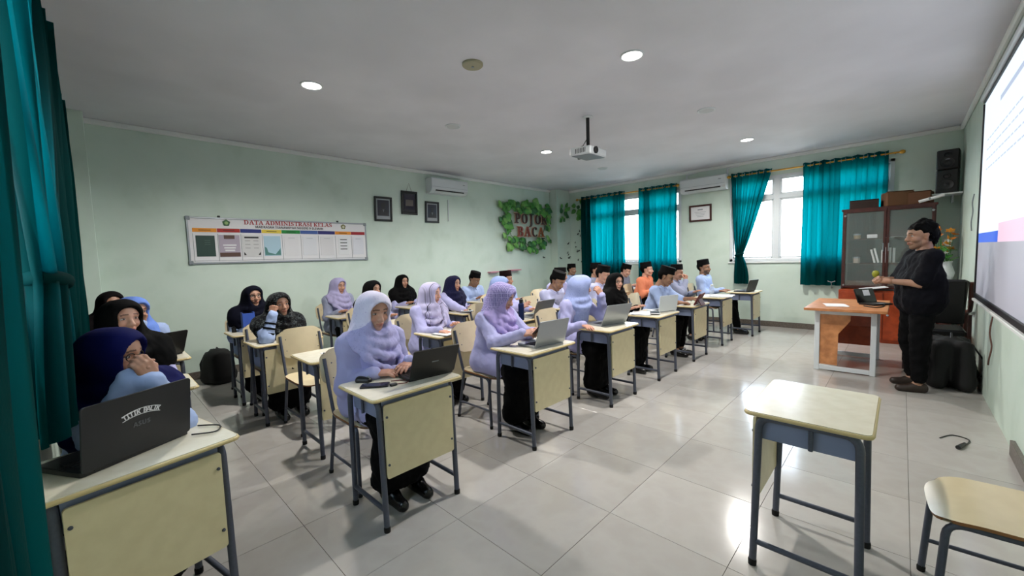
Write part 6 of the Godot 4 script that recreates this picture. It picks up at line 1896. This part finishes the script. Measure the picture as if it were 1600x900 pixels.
	var bo := thing("notebook", "closed black notebook on the spread white papers", "notebook", Vector3(-2.04, T + 0.009, -4.47), 0.5)
	part(MB.new().box(Vector3(0, 0.008, 0), Vector3(0.1, 0.016, 0.15), 0.003), "cover", M.black_plastic, bo)
	part(MB.new().box(Vector3(0.003, 0.008, 0.003), Vector3(0.099, 0.01, 0.149), 0.001), "pages", M.paper, bo)
	var tb := thing("tablet", "tablet standing in a dark red folding cover", "tablet", Vector3(-1.96, T, -5.55), 0.1)
	var lean := Basis(Vector3(0, 0, 1), -0.5)
	part(MB.new().box(lean * Vector3(0, 0.085, 0) + Vector3(0, 0.006, 0), Vector3(0.012, 0.17, 0.25), 0.004, lean), "cover", mat(Color(0.36, 0.07, 0.07), 0.6), tb)
	part(MB.new().box(lean * Vector3(-0.008, 0.085, 0) + Vector3(0, 0.006, 0), Vector3(0.005, 0.155, 0.235), 0.001, lean), "screen", M.dim_screen, tb)
	part(MB.new().box(Vector3(0.06, 0.05, 0), Vector3(0.008, 0.12, 0.2), 0.002, Basis(Vector3(0, 0, 1), 0.5)), "stand_flap", mat(Color(0.30, 0.06, 0.06), 0.6), tb)
	papers("white sheets on the red tablet's desk", Vector3(-2.18, T, -5.66), 0.2, 2, 0.16, 0.2)
	var wm := mat(Color(0.85, 0.9, 0.95, 0.25), 0.05)
	wm.transparency = BaseMaterial3D.TRANSPARENCY_ALPHA
	bottle("clear plastic water bottle on the papers desk near the far wall", Vector3(-2.1, T, -6.6), 0.032, 0.2, wm, M.white_plastic)
	papers("white papers on the desk of the man covering his mouth", Vector3(-2.02, T, -6.82), 0.1, 4, 0.3, 0.4)
	laptop("dark laptop open on the desk below the tied curtain", Vector3(-1.84, T, -7.72), -0.2, 0.3, 0.31, M.dark_plastic, M.black_plastic)
	papers("white papers before the man in a checked shirt", Vector3(-3.9, T, -7.75), 0.1, 3, 0.25, 0.35)

# ------------------------------------------------------------------ assembly
const LAMP := 6.0

func _ready() -> void:
	var cam := Camera3D.new()
	cam.name = "camera"
	cam.fov = 71.008
	cam.near = 0.02
	cam.position = Vector3(0, 1.4352, 0)
	cam.rotation = Vector3(-0.07426, 0.76894, -0.03191)
	add_child(cam)
	cam.current = true
	var we := WorldEnvironment.new()
	we.name = "environment"
	var env := Environment.new()
	env.background_mode = Environment.BG_SKY
	var sky := Sky.new()
	var sm := ProceduralSkyMaterial.new()
	sm.sky_top_color = Color(0.80, 0.88, 0.97)
	sm.sky_horizon_color = Color(0.93, 0.96, 0.98)
	sm.ground_bottom_color = Color(0.55, 0.56, 0.55)
	sm.ground_horizon_color = Color(0.90, 0.93, 0.95)
	sm.energy_multiplier = 17.0
	sm.sun_angle_max = 1.0
	sky.sky_material = sm
	env.sky = sky
	env.tonemap_mode = Environment.TONE_MAPPER_LINEAR
	env.tonemap_exposure = 1.12
	env.sdfgi_enabled = true
	env.ssao_enabled = true
	env.ssil_enabled = true
	we.environment = env
	add_child(we)
	make_materials()
	build_room()
	build_ceiling_things()
	build_curtains()
	build_wall_left_things()
	build_front()
	build_people()
	build_desk_things()
